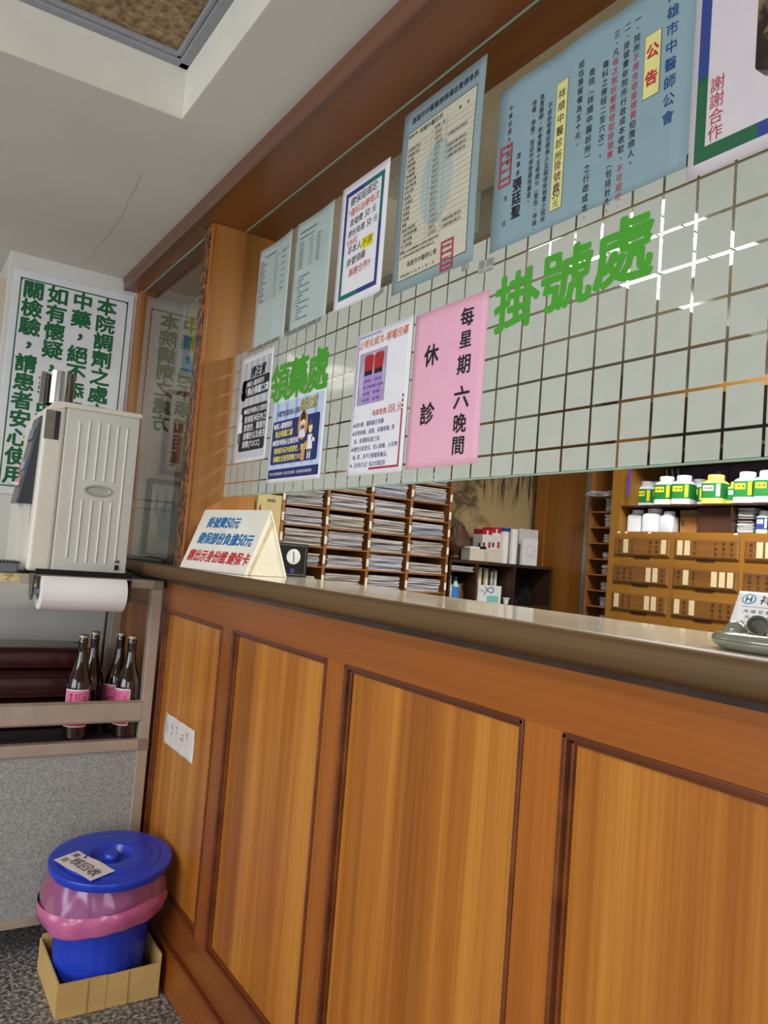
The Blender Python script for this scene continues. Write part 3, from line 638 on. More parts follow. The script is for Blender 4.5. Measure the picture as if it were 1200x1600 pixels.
# the two mask notices
def mask_notice(x, z, w, h, label, bw):
    base = (200, 200, 204) if bw else (196, 212, 236)
    t, I = sheet('mask_notice', label, 'poster', on_glass(x, z), FACE_Y, w, h, (232, 232, 238))
    pnl = (34, 34, 38) if bw else (30, 42, 104); Wh = (240, 240, 244); Ye = Wh if bw else (238, 224, 110)
    m_ = 0.010
    I.z = 0.0006; I.rect(m_, w - m_, m_, h - 0.016, base)
    I.z = 0.0007
    for i in range(5): I.poly([(m_ + .02 + i * w * .18, h - .016), (m_ + .035 + i * w * .18, h - .016), (m_ + .03 + i * w * .18, .04), (m_ + .022 + i * w * .18, .04)], (176, 178, 184) if bw else (150, 182, 226))
    def rrect(x0, x1, y0, y1, c_, r=0.008):
        pts = []
        for cx, cy, a0 in ((x1 - r, y1 - r, 0), (x0 + r, y1 - r, 90), (x0 + r, y0 + r, 180), (x1 - r, y0 + r, 270)):
            for k in range(5): a = math.radians(a0 + k * 22.5); pts.append((cx + r * math.cos(a), cy + r * math.sin(a)))
        I.poly(pts, c_)
    I.z = 0.0008
    if bw:
        I.h('請注意', 0.075, h - 0.050, 0.034, K, bold=0.035, slant=0.2)
        rrect(0.030, w - 0.014, 0.182, 0.235, pnl); rrect(0.030, w - 0.014, 0.030, 0.158, pnl)
        I.z = 0.0011
        I.h('●進入醫療院所', 0.055, 0.221, 0.017, Wh, bold=0.012); I.h('務必佩戴口罩', 0.062, 0.199, 0.024, Wh, bold=0.02)
        for i, s_ in enumerate(('●就診時務必主動告知', '發病前14日內之', '旅遊史、職業別、', '接觸史以及是否', '群聚(TOCC)')): I.h(s_, 0.050 + (0 if i == 0 else .008), 0.143 - i * 0.0235, 0.0175 if i == 0 else 0.0215, Wh, bold=0.018)
        fx = 0.036; I.ell(fx, 0.205, 0.022, 0.030, (120, 120, 124)); I.ell(fx, 0.214, 0.012, 0.014, (226, 226, 228)); I.ell(fx, 0.226, 0.015, 0.010, (20, 20, 22)); I.ell(fx, 0.190, 0.016, 0.014, Wh)
        I.ell(0.030, 0.128, 0.010, 0.012, Wh); I.poly([(0.018, .118), (0.042, .118), (0.046, .085), (0.014, .085)], Wh); I.rect(0.020, 0.028, 0.055, 0.085, (90, 90, 94)); I.rect(0.031, 0.038, 0.055, 0.085, (90, 90, 94))
    else:
        I.rect(m_, w - m_, m_, 0.034, pnl)
        I.h('請注意', 0.167, h - 0.036, 0.030, K, bold=0.05, slant=0.15); I.z = .0010; I.h('請注意', 0.167, h - 0.036, 0.030, (240, 216, 90), bold=0.0, slant=0.15)
        I.h('中醫門診就診病人須知', 0.034, h - 0.046, 0.0165, (84, 78, 120), bold=0.02, sx=0.8)
        I.z = 0.0008; rrect(m_ + 0.006, w - 0.022, 0.046, 0.158, pnl); I.z = .0011
        for y, s_, c_, z_ in ((.145, '●進入醫療院所', Wh, .017), (.124, '務必佩戴口罩', Ye, .0185), (.102, '●就診時務必主動告知', Wh, .0165), (.081, '發病前14日內旅遊史、職業別', Ye, .0165), (.060, '接觸史及是否群聚(TOCC)', Ye, .0165)):
            I.h(s_, 0.022 + (0 if s_[0] == '●' else .012), y, z_, c_, bold=0.02, sx=0.92)
        I.h('中央流行疫情指揮中心 關心您', 0.02, 0.022, 0.0085, Wh, bold=0.01); I.h('防疫專線', 0.135, 0.022, 0.008, Wh); I.h('衛生福利部疾病管制署', 0.175, 0.022, 0.0078, Wh)
        fx, fy = 0.188, 0.135
        I.ell(fx, fy, 0.026, 0.036, (214, 160, 84)); I.z = .0013; I.ell(fx, fy + .006, 0.014, 0.016, (244, 214, 180)); I.z = .0015
        I.poly([(fx - .015, fy + .008), (fx - .012, fy + .026), (fx, fy + .038), (fx + .012, fy + .026), (fx + .015, fy + .008), (fx + .006, fy + .014), (fx - .004, fy + .012)], (40, 34, 40))
        I.rect(fx - .008, fx + .008, fy - .010, fy, (40, 84, 150)); I.poly([(fx - .018, fy - .030), (fx + .018, fy - .030), (fx + .010, fy - .010), (fx - .010, fy - .010)], Wh); I.rect(fx - .0006, fx + .0006, fy - .03, fy - .011, (120, 120, 130), .0016)
        hx = 0.232; I.ell(hx, 0.125, 0.010, 0.014, (246, 222, 150)); I.z = .0016; I.poly([(hx - .010, .130), (hx - .006, .143), (hx + .006, .143), (hx + .010, .130)], (70, 74, 110))
        I.poly([(hx - .011, .108), (hx + .011, .108), (hx + .016, .072), (hx - .012, .072)], Wh); I.poly([(hx + .008, .104), (hx + .026, .096), (hx + .024, .088), (hx + .008, .094)], Wh); I.rect(hx - .012, hx + .014, .066, .073, (110, 108, 104)); I.rect(hx - .008, hx - .002, .050, .066, Wh); I.rect(hx + .003, hx + .009, .050, .066, Wh)
        I.poly([(hx - .040, .048), (hx - .022, .048), (hx - .022, .070), (hx - .008, .090), (hx - .020, .094), (hx - .040, .078)], (216, 160, 84))
    I.done(t)
mask_notice(-2.116, 1.422, 0.219, 0.303, 'black and white mask notice beside the corner post', True)
mask_notice(-1.874, 1.355, 0.296, 0.222, 'blue mask notice with cartoon figures under green lettering', False)
# vinyl letters stuck to the glass
VG = (72, 160, 40)
t = thing('vinyl_lettering', 'three rounded bright green characters at upper right of frosted glass', 'lettering', (-0.998, GY, 1.574), FACE_Y)
I = Ink(0.0004)
for ch, x, y in (('掛', 0.052, 0.044), ('號', 0.160, 0.052), ('處', 0.268, 0.062)): I.put(ch, x, y, 0.108, 0.100, VG, 0.030)
I.done(t)
t = thing('vinyl_lettering', 'three peeling green block characters left of centre on the frosted glass', 'lettering', (-1.895, GY, 1.566), FACE_Y)
I = Ink(0.0004)
for ch, x, y in (('領', 0.053, 0.050), ('藥', 0.158, 0.050), ('處', 0.262, 0.052)): I.put(ch, x, y, 0.112, 0.108, VG, 0.032)
I.done(t)
# strips of old tape
def tape(x, z, w, h, a, label):
    t = thing('adhesive_tape', label, 'tape', on_glass(x, z), FACE_Y @ Matrix.Rotation(a, 3, 'Z'))
    MB().box(0, w, 0, h, 0.0001, 0.0004).build('strip', M_tape, t, local=True)
M_tape = film_mat('tape_film', (214, 214, 206), 0.4, rough=0.2, alpha=0.5)
tape(-1.098, 1.705, 0.020, 0.030, 0.2, 'clear tape scrap at the lower right corner of fee table sheet')
tape(-1.052, 1.690, 0.040, 0.022, -0.1, 'clear tape strip below the left corner of the large blue notice')
tape(-1.396, 1.728, 0.034, 0.012, 0.25, 'clear tape scrap under the blue and green bordered fee rule')

# ------------------------------------------------------------------ tent sign on the counter
A = 0.148; LT, DT, HT = 0.347, 0.126, 0.168
tn = thing('tent_sign', 'white folded tent sign with blue and red fee text on the counter', 'sign', (-2.155, 0.712, ZT + 0.0008), Matrix.Rotation(A, 3, 'Z'))
M_tent = plain('tent_board', (236, 232, 220), var=0.06, scale=9, rough=0.4)
th = 0.004
MB().prism([(0, 0), (DT / 2, HT), (DT / 2, HT - 2.5 * th), (th * 1.1, 0)], 'x', 0, LT).build('front_face', M_tent, tn, local=True)
MB().prism([(DT, 0), (DT / 2, HT), (DT / 2, HT - 2.5 * th), (DT - th * 1.1, 0)], 'x', 0, LT).build('back_face', M_tent, tn, local=True)
MB().prism([(0.004, 0.0), (DT / 2, HT - 0.006), (DT - 0.004, 0.0)], 'x', LT - 0.006, LT - 0.002).build('end_flap', plain('tent_flap', (232, 226, 206), var=0.08, scale=14, rough=0.45), tn, local=True)
MB().prism([(0.012, 0.0), (0.018, 0.0), (DT / 2 + 0.012, HT - 0.035), (DT / 2 + 0.004, HT - 0.03)], 'x', LT - 0.0018, LT - 0.0010).build('old_tape', plain('yellowed_tape', (206, 190, 150), var=0.15, rough=0.3), tn, local=True)
sl = math.hypot(DT / 2, HT); I = Ink(0.0008)
BU = (24, 112, 176); RR = (196, 44, 50)
I.h('掛號費50元', 0.050, 0.140, 0.034, BU, bold=0.03, slant=0.12, sx=1.0)
I.h('健保部份負擔50元', 0.036, 0.092, 0.036, BU, bold=0.032, slant=0.12, sx=0.98)
I.h('請出示身份證.健保卡', 0.020, 0.040, 0.036, RR, bold=0.032, slant=0.12, sx=0.97)
e = Vector((0, DT / 2, HT)).normalized(); M3 = Matrix(((1, 0, 0), (0, e.y, e.z), (0, -0, 0)))
nrm = Vector((1, 0, 0)).cross(e)
for rgb, mb in I.m.items():
    mb.v = [tuple(Vector((x, 0, 0)) + e * y + nrm * z) for x, y, z in mb.v]; mb.build('lettering', ink(rgb), tn, local=True)

# ------------------------------------------------------------------ trolley beside the counter
TX = -2.38
tr = thing('metal_trolley', 'aluminium framed trolley with speckled grey lower panels beside the counter', 'trolley', (-2.6, 0.38, 0))
TB = -2.86; TY0, TY1 = -0.02, 0.742; pw = 0.032
zt, zsh, zb = 1.064, 0.587, 0.085
for (x0, x1) in ((TX - pw, TX), (TB, TB + pw)):
    for (y0, y1) in ((TY1 - pw, TY1), (TY0, TY0 + pw)):
        box('upright', M_alu, tr, x0, x1, y0, y1, 0.06, zt - 0.026, bevel=0.002)
def ring(name, z0, z1, mat):
    c = MB(); c.box(TX - 0.028, TX + 0.001, TY0 + pw, TY1 - pw, z0, z1); c.box(TB, TB + 0.028, TY0 + pw, TY1 - pw, z0, z1)
    c.box(TB + pw, TX - pw, TY1 - 0.028, TY1, z0, z1); c.box(TB + pw, TX - pw, TY0, TY0 + 0.028, z0, z1); return c.build(name, mat, tr, bevel=0.0015)
ring('top_rim', zt - 0.026, zt, M_alu); ring('shelf_rim', zsh - 0.032, zsh, M_alu); ring('base_rim', zb, zb + 0.022, M_alu)
c = MB()
for z0, z1 in ((zt - 0.027, zt + 0.0005), (zsh - 0.034, zsh + 0.001)):
    for y0, y1 in ((TY1 - pw - .002, TY1 + .001), (TY0 - .001, TY0 + pw)): c.box(TX - pw - .001, TX + 0.002, y0, y1, z0, z1)
c.build('corner_cap', M_alud, tr, bevel=0.002)
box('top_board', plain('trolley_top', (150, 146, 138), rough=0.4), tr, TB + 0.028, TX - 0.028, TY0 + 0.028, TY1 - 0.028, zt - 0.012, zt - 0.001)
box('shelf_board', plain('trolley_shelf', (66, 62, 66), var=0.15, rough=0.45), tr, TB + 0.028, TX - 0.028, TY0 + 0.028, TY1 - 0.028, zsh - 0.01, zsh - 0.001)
rl = MB(); rl.prism([(TX - 0.006, 0.640), (TX + 0.002, 0.640), (TX + 0.002, 0.702), (TX - 0.004, 0.704), (TX - 0.006, 0.702)], 'y', TY0 + pw, TY1 - pw)
rl.build('guard_rail', M_alu, tr)
c = MB(); c.box(TX + 0.0015, TX + 0.0035, TY0 + pw, TY1 - pw, 0.6975, 0.701); c.box(TX + 0.0015, TX + 0.0035, TY0 + pw, TY1 - pw, 0.641, 0.6445); c.build('rail_lip', M_alud, tr)
M_speck = speckle('speckled_panel', [(134, 134, 128), (160, 160, 153), (184, 184, 177)], 190, rough=0.5)
box('front_panel', M_speck, tr, TX - 0.014, TX - 0.008, TY0 + pw, TY1 - pw, zb + 0.022, zsh - 0.032)
box('side_panel', M_speck, tr, TB + pw, TX - pw, TY1 - 0.018, TY1 - 0.012, zb + 0.022, zsh - 0.032)
box('back_panel', M_speck, tr, TB + 0.008, TB + 0.014, TY0 + pw, TY1 - pw, zb + 0.022, zsh - 0.032)
for x in (TX - 0.06, TB + 0.06):
    for y in (TY1 - 0.05, TY0 + 0.05):
        cs = MB().box(x - 0.012, x + 0.012, y - 0.012, y + 0.012, 0.055, zb).build('caster_fork', M_steel, tr)
        w_ = MB(); w_.loft([(-.011, .022, .022, 2), (-.008, .027, .027, 2), (.008, .027, .027, 2), (.011, .022, .022, 2)], n=18)
        w_.xf(Matrix.Translation((x, y, 0.0275)) @ Matrix.Rotation(math.pi / 2, 4, 'Y')); wo = w_.build('caster_wheel', M_black, tr, smooth=True)
MB().box(TX + 0.0012, TX + 0.0018, 0.283, 0.338, zt - 0.0255, zt - 0.001).build('masking_tape', speckle('old_masking_tape', [(150, 120, 70), (206, 186, 130), (224, 208, 160)], 60, rough=0.7), tr)

# ------------------------------------------------------------------ countertop dispenser
dp = thing('water_dispenser', 'cream drinking water dispenser with ribbed side panel on the trolley', 'dispenser', (-2.56, 0.48, zt))
DZ0, DZ1 = zt + 0.008, 1.566
XF = -2.40; XB = -2.76
M_cream = plain('cream_plastic', (226, 219, 202), var=0.03, scale=8, rough=0.32)
M_side = plain('side_plastic', (212, 209, 198), var=0.04, scale=9, rough=0.38)
box('body', M_side, dp, XB, XF - 0.004, 0.418, 0.628, DZ0, DZ1 - 0.014)
MB().prism([(0.352, DZ0), (0.418, DZ0), (0.418, DZ1 - 0.010), (0.372, DZ1 - 0.022), (0.358, DZ1 - 0.04), (0.362, 1.46)][:5], 'x', XB, XF - 0.001).build('front_housing', M_cream, dp, bevel=0.012, seg=4)
MB().prism([(0.366, DZ1 - 0.03), (0.380, DZ1 - 0.006), (0.400, DZ1), (0.634, DZ1), (0.636, DZ1 - 0.014), (0.416, DZ1 - 0.016), (0.390, DZ1 - 0.03)], 'x', XB - 0.002, XF + 0.001).build('lid', M_cream, dp, bevel=0.003)
box('side_panel', M_side, dp, XF - 0.004, XF, 0.420, 0.628, DZ0 + 0.004, DZ1 - 0.017, bevel=0.002)
rb = MB()
for i in range(6):
    y = 0.456 + i * 0.0275
    segs = ((1.115, 1.515),) if i in (0, 5) else ((1.105, 1.288), (1.348, 1.52))
    for a, b in segs: rb.box(XF - 0.001, XF + 0.0030, y - 0.0018, y + 0.0018, a, b)
rb.build('rib', plain('rib_plastic', (240, 239, 234), rough=0.35), dp, bevel=0.0008)
hl = MB(); hl.loft([(0.0, 0.041, 0.018, 2), (0.0045, 0.039, 0.016, 2), (0.0045, 0.036, 0.0135, 2), (0.0002, 0.031, 0.009, 2)], n=36)
hl.xf(Matrix.Translation((XF + 0.0005, 0.525, 1.318)) @ basis((0, 1, 0), (0, 0, 1)).to_4x4()); hl.build('grip_recess', plain('recess_plastic', (176, 174, 164), rough=0.4), dp, smooth=True)
box('power_switch', M_black, dp, XF, XF + 0.003, 0.594, 0.606, 1.088, 1.103, bevel=0.001)
box('switch_label', plain('switch_label_paint', (120, 92, 78), rough=0.5), dp, XF, XF + 0.0006, 0.594, 0.608, 1.108, 1.117)
# badge vents on the front corner and the sloping control panel
M_badge = plain('badge_grey', (120, 112, 98), var=0.1, stretch=(1, 1, 40), scale=6, rough=0.4)
bg = MB(); bg.box(XF - 0.0045, XF + 0.0012, 0.362, 0.388, 1.452, 1.535); bg.build('vent_badge', M_badge, dp)
box('vent_badge_dark', plain('badge_navy', (40, 38, 56), rough=0.3), dp, XF - 0.0045, XF + 0.0014, 0.3882, 0.401, 1.452, 1.535)
pn = MB()
pb = [(-2.55, 0.312, 1.262), (-2.43, 0.312, 1.262), (-2.43, 0.356, 1.262), (-2.55, 0.356, 1.262)]
pt_ = [(-2.55, 0.352, 1.52), (-2.43, 0.352, 1.52), (-2.43, 0.372, 1.52), (-2.55, 0.372, 1.52)]
pn.hexa(pb, pt_); pn.build('control_panel', plain('panel_grey', (58, 60, 66), var=0.1, rough=0.28), dp, bevel=0.004)
fd = (Vector(pt_[1]) - Vector(pb[1])).normalized(); ud = Vector((1, 0, 0)); nd = ud.cross(fd)
def on_panel(u, v): return Vector(pb[0]) + ud * u + fd * v + nd * 0.0008
def keypad(name, u0, u1, v0, v1, rgb):
    q = MB(); P_ = [on_panel(u0, v0), on_panel(u1, v0), on_panel(u1, v1), on_panel(u0, v1)]
    q.hexa(P_, [p + nd * 0.003 for p in P_]); q.build(name, ink(rgb), dp)
keypad('display', 0.02, 0.10, 0.19, 0.225, (120, 130, 150))
for i in range(3): keypad('button', 0.015 + i * 0.034, 0.040 + i * 0.034, 0.10, 0.125, [(208, 110, 96), (180, 184, 196), (120, 150, 200)][i])
for i in range(2): keypad('button', 0.02 + i * 0.045, 0.052 + i * 0.045, 0.05, 0.075, (196, 150, 140))
MB().prism([(0.290, 1.318), (0.312, 1.324), (0.328, 1.316), (0.312, 1.312)], 'x', -2.50, -2.46).build('lever', M_white, dp)
box('drip_housing', M_side, dp, -2.70, -2.44, 0.335, 0.353, DZ0, 1.262)
# stainless cup tube on top
t = thing('cup_holder', 'stainless steel split cup tube standing on the dispenser lid', 'cup holder', (-2.50, 0.405, DZ1))
def shell(cx, cy, r, a0, a1, z0, z1, th_, name, mat):
    m_ = MB(); n = 28
    outs = [(cx + r * math.cos(a0 + (a1 - a0) * i / n), cy + r * math.sin(a0 + (a1 - a0) * i / n)) for i in range(n + 1)]
    ins = [(cx + (r - th_) * math.cos(a0 + (a1 - a0) * i / n), cy + (r - th_) * math.sin(a0 + (a1 - a0) * i / n)) for i in range(n + 1)]
    m_.prism(outs + ins[::-1], 'z', z0, z1); 
    return m_.build(name, mat, t, smooth=True)
# outline prisms of a ring segment are concave, so build them as quads
def ringseg(cx, cy, r, a0, a1, z0, z1, th_, name, mat, parent):
    m_ = MB(); n = 30
    for i in range(n + 1):
        a = a0 + (a1 - a0) * i / n
        for rr in (r, r - th_):
            for z in (z0, z1): m_.v.append((cx + rr * math.cos(a), cy + rr * math.sin(a), z))
    for i in range(n):
        k = 4 * i; j = k + 4
        m_.f += [(k, j, j + 1, k + 1), (k + 2, k + 3, j + 3, j + 2), (k + 1, j + 1, j + 3, k + 3), (k, k + 2, j + 2, j)]
    m_.f += [(0, 1, 3, 2), (4 * n, 4 * n + 2, 4 * n + 3, 4 * n + 1)]
    return m_.build(name, mat, parent, smooth=True)
ringseg(-2.50, 0.405, 0.043, math.radians(-40), math.radians(262), DZ1 + 0.0005, DZ1 + 0.098, 0.0015, 'tube', M_steel, t)
ringseg(-2.50, 0.405, 0.036, 0, 2 * math.pi - 0.001, DZ1 + 0.0005, DZ1 + 0.085, 0.001, 'inner_tube', plain('tube_inside', (40, 38, 40), rough=0.3, metal=0.6), t)
box('slot_lip', M_steel, t, -2.506, -2.503, 0.352, 0.368, DZ1 + 0.001, DZ1 + 0.096, bevel=0.001)

# paper towel roll on its bar
RY0, RY1, RZ, RX = 0.378, 0.606, 1.022, -2.315
t = thing('towel_holder', 'dark steel roll holder hooked over the trolley edge under the dispenser', 'holder', (-2.34, 0.49, 1.07))
M_hold = plain('holder_steel', (92, 86, 80), var=0.1, rough=0.3, metal=0.9)
box('top_plate', M_hold, t, -2.376, -2.292, 0.362, 0.622, zt + 0.0008, zt + 0.0038, bevel=0.001)
MB().prism([(-2.296, zt + 0.004), (-2.288, zt + 0.004), (-2.300, zt + 0.020), (-2.306, zt + 0.020)], 'y', 0.362, 0.622).build('raised_lip', M_black, t)
MB().tube([(-2.292, 0.362, zt + 0.003), (-2.292, 0.622, zt + 0.003)], 0.004).build('rolled_edge', M_steel, t, smooth=True)
for y in (0.358, 0.618):
    MB().prism([(-2.374, zt + 0.003), (-2.292, zt + 0.003), (-2.298, RZ - 0.02), (-2.328, RZ - 0.026), (-2.350, RZ - 0.01)], 'y', y, y + 0.004).build('bracket', M_hold, t)
MB().tube([(RX, 0.3625, RZ), (RX, 0.6175, RZ)], 0.010, 14).build('rod', plain('rod_plastic', (150, 168, 192), rough=0.35), t, smooth=True)
t = thing('paper_towel_roll', 'white quilted paper towel roll hanging below the dispenser', 'paper roll', (RX, 0.49, RZ))
RR_ = 0.0505
m_ = MB(); n = 40
for y, r in ((RY0, RR_ - .002), (RY0 + .002, RR_), (RY1 - .002, RR_), (RY1, RR_ - .002)):
    for i in range(n): a = 2 * math.pi * i / n; m_.v.append((RX + r * math.cos(a), y, RZ + r * math.sin(a)))
for y in (RY1, RY0):
    for i in range(n): a = 2 * math.pi * i / n; m_.v.append((RX + 0.021 * math.cos(a), y, RZ + 0.021 * math.sin(a)))
for k in range(6):
    for i in range(n): j = (i + 1) % n; a, b = k * n, ((k + 1) % 6) * n; m_.f.append((a + i, a + j, b + j, b + i))
m_.build('paper', plain('quilted_paper', (240, 236, 236), var=0.02, rough=0.85, bump=0.5, bscale=260), t, smooth=True)
# loose sheet edge hanging round the front of the roll
q = MB(); pts = [(RX + (RR_ + .0008) * math.cos(a), RZ + (RR_ + .0008) * math.sin(a)) for a in [math.radians(60 - 6 * i) for i in range(15)]]
for (x, z) in pts: q.v += [(x, RY0 + .001, z), (x, RY1 - .001, z)]
for i in range(14): q.f.append((2 * i, 2 * i + 1, 2 * i + 3, 2 * i + 2))
q.build('sheet_end', plain('paper_sheet', (242, 238, 238), var=0.02, rough=0.85), t, smooth=True)
m_ = MB()
for y, r in ((RY0 - .0005, .021), (RY1 + .0005, .021), (RY1 + .0005, .0185), (RY0 - .0005, .0185)):
    for i in range(n): a = 2 * math.pi * i / n; m_.v.append((RX + r * math.cos(a), y, RZ + r * math.sin(a)))
for k in range(4):
    for i in range(n): j = (i + 1) % n; a, b = k * n, ((k + 1) % 4) * n; m_.f.append((a + i, a + j, b + j, b + i))
m_.build('core', plain('cardboard_core', (196, 190, 180), rough=0.8), t, smooth=True)

# small grey power adapter and cables
t = thing('power_adapter', 'small grey power adapter on the trolley top at its left edge', 'adapter', (-2.43, 0.30, zt))
box('case', plain('adapter_grey', (112, 116, 120), rough=0.4), t, -2.46, -2.405, 0.270, 0.331, zt + 0.0005, zt + 0.034, bevel=0.003)
q = MB()
for i in range(8): q.box(-2.4045, -2.4035, 0.276 + i * 0.008, 0.280 + i * 0.008, zt + 0.026, zt + 0.033)
q.build('vent', M_black, t)
MB().tube([(-2.41, 0.274, zt + 0.018), (-2.42, 0.24, zt + 0.016), (-2.44, 0.15, zt + 0.006), (-2.46, 0.03, zt + 0.004)], 0.003).build('cord', M_black, t, smooth=True)
t = thing('power_cable', 'black power cable hanging from the dispenser down behind the towel roll', 'cable', (-2.395, 0.66, zt))
MB().tube([(-2.44, 0.632, 1.095), (-2.46, 0.66, 1.085), (-2.60, 0.668, 1.074), (-2.72, 0.69, 1.072), (-2.855, 0.70, 1.072), (-2.872, 0.705, 1.04), (-2.872, 0.702, 0.95), (-2.872, 0.700, 0.80), (-2.872, 0.700, 0.60), (-2.872, 0.70, 0.40)], 0.0045).build('cable', M_black, t, smooth=True)
t = thing('cable_bundle', 'flat black cable bundle lying on the counter end behind the dispenser', 'cable', (-2.6, 0.72, ZT))
MB().tube([(-2.72, 0.712, ZT + .008), (-2.62, 0.707, ZT + .008), (-2.5, 0.712, ZT + .008), (-2.40, 0.709, ZT + .008), (-2.33, 0.716, ZT + .008)], [0.007, 0.0075, 0.006, 0.0075, 0.005]).build('cable', M_black, t, smooth=True)

# brown bottles with pink labels
M_bglass = plain('brown_glass', (30, 12, 6), var=0.1, rough=0.06, coat=1.0, coatr=0.03)
bt = thing('glass_bottle', 'front left brown bottle with pink label at the guard rail', 'bottle', (-2.437, 0.536, zsh), group='brown bottles on the trolley shelf')
prof = [(0, .028), (.003, .0335), (.010, .0365), (.060, .0365), (.150, .0365), (.165, .0355), (.180, .031), (.200, .0235), (.222, .0175), (.245, .0138), (.275, .0128), (.280, .0142), (.287, .0142), (.290, .0128), (.297, .0128)]
MB().loft([(zsh + z, r, r, 2) for z, r in prof], n=32, cx=-2.437, cy=0.536).build('bottle_body', M_bglass, bt, smooth=True)
cp_ = MB(); cp_.loft([(zsh + .2955, .0142, .0142, 2), (zsh + .2985, .0152, .0152, 2), (zsh + .3035, .0140, .0140, 2), (zsh + .3055, .0115, .0115, 2)], n=21, cx=-2.437, cy=0.536)
cp_.build('crown_cap', plain('cap_gold', (196, 184, 150), rough=0.3, metal=0.7), bt, smooth=True)
def wrap(cx, cy, r, a0, a1, z0, z1, name, mat, parent, n=20):
    q = MB()
    for i in range(n + 1):
        a = a0 + (a1 - a0) * i / n; q.v += [(cx + r * math.cos(a), cy + r * math.sin(a), z0), (cx + r * math.cos(a), cy + r * math.sin(a), z1)]
    for i in range(n): q.f.append((2 * i, 2 * i + 2, 2 * i + 3, 2 * i + 1))
    return q.build(name, mat, parent, smooth=True)
A0, A1 = math.radians(-75), math.radians(40)
lb = wrap(-2.437, 0.536, 0.0372, A0, A1, zsh + .040, zsh + .148, 'label', ink((236, 226, 230)), bt)
def sub(o, par): o.parent = par; return o
sub(wrap(-2.437, 0.536, 0.0374, A0 + .06, A1 - .06, zsh + .052, zsh + .144, 'label_field', ink((226, 120, 164)), bt), lb)
sub(wrap(-2.437, 0.536, 0.0374, A0 + .06, A1 - .06, zsh + .043, zsh + .052, 'label_band', ink((200, 48, 76)), bt), lb)
I = Ink(0.0); R1 = (190, 30, 60)
I.v('紅標', 0.0, .128, .021, R1, bold=0.012); I.v('標準米酒', -0.020, .132, .009, R1, bold=0.03); I.v('料理', 0.019, .125, .010, R1)
for rgb, mb in I.m.items():
    am = math.radians(-12)
    mb.v = [(-2.437 + 0.0377 * math.cos(am + x / 0.0377), 0.536 + 0.0377 * math.sin(am + x / 0.0377), zsh + y) for x, y, z in mb.v]; sub(mb.build('label_lettering', ink(rgb), bt), lb)
dup(bt, (-2.43, 0.678, zsh), 'brown bottle at front right by the upright, its label turned away left', rz=-0.75)
dup(bt, (-2.520, 0.588, zsh), 'brown bottle behind the front left one, no label showing', rz=2.6)
dup(bt, (-2.507, 0.664, zsh), 'brown bottle at back right behind another, violet label edge showing', rz=-0.5)
for o in C.objects:
    if o.name.startswith('glass_bottle') and o.type == 'EMPTY': o.location.z = zsh - 0.001

# maroon cushions on the shelf
M_leath = plain('maroon_leather', (64, 28, 30), var=0.12, scale=14, rough=0.3, bump=0.25, bscale=90, coat=0.2)
def cushion(x0, x1, y0, y1, z0, z1, label):
    t = thing('seat_cushion', label, 'cushion', ((x0 + x1) / 2, (y0 + y1) / 2, z0), group='maroon seat cushions')
    cx, cy = (x0 + x1) / 2, (y0 + y1) / 2; hx, hy = (x1 - x0) / 2, (y1 - y0) / 2; H_ = z1 - z0
    m_ = MB(); m_.loft([(z0 + H_ * f, hx * k, hy * k, p_) for f, k, p_ in ((0, .90, 6), (.08, .96, 6), (.25, 1, 7), (.6, 1, 7), (.82, .975, 6), (.94, .93, 5), (1.0, .82, 4), (1.03, .5, 3))], n=72, cx=cx, cy=cy)
    m_.build('cover', M_leath, t, smooth=True, subd=1)
    for f in (.12, .86):
        m_ = MB(); k = .985
        pts = []
        for i in range(49):
            a = 2 * math.pi * i / 48; c_, s_ = math.cos(a), math.sin(a); pts.append((cx + hx * k * math.copysign(abs(c_) ** (2 / 6.5), c_), cy + hy * k * math.copysign(abs(s_) ** (2 / 6.5), s_), z0 + H_ * f))
        m_.tube(pts, 0.004, 6).build('piping', M_leath, t, smooth=True)
cushion(-2.83, -2.562, 0.03, 0.60, zsh, zsh + 0.088, 'lower maroon leather cushion lying on the dark trolley shelf')
cushion(-2.83, -2.566, 0.02, 0.61, zsh + 0.090, zsh + 0.170, 'middle maroon leather cushion between two others on the trolley')
cushion(-2.84, -2.62, 0.03, 0.61, zsh + 0.172, zsh + 0.240, 'topmost maroon leather cushion of the pile on the trolley')

# ------------------------------------------------------------------ waste bin in a cardboard tray
BX, BY = -2.172, 0.598
M_blue = plain('blue_plastic', (38, 66, 196), var=0.05, scale=8, rough=0.28)
bn = thing('waste_bin', 'blue plastic bin with ribbed wall standing in a cardboard tray', 'bin', (BX, BY, 0.006))
m_ = MB(); n = 96
def rib(i): return 1.0 - (0.012 if i % 4 == 0 else 0.0)
for z, r in ((0.006, .110), (0.010, .114), (0.10, .1175), (0.20, .125), (0.30, .134), (0.318, .136), (0.318, .128), (0.30, .126), (0.02, .106)):
    for i in range(n): a = 2 * math.pi * i / n; k = rib(i) if .02 < z < .3 else 1; m_.v.append((BX + r * k * math.cos(a), BY + r * k * math.sin(a), z))
for k in range(8):
    for i in range(n): j = (i + 1) % n; m_.f.append((k * n + i, k * n + j, (k + 1) * n + j, (k + 1) * n + i))
m_.f.append(tuple(range(n - 1, -1, -1))); m_.f.append(tuple(range(8 * n, 9 * n)))
m_.build('bucket', M_blue, bn, smooth=True)
lidM = Matrix.Translation((BX + 0.029, BY + 0.0, 0.330)) @ Matrix.Rotation(math.radians(4.2), 4, 'Y') @ Matrix.Rotation(math.radians(2.0), 4, 'X')
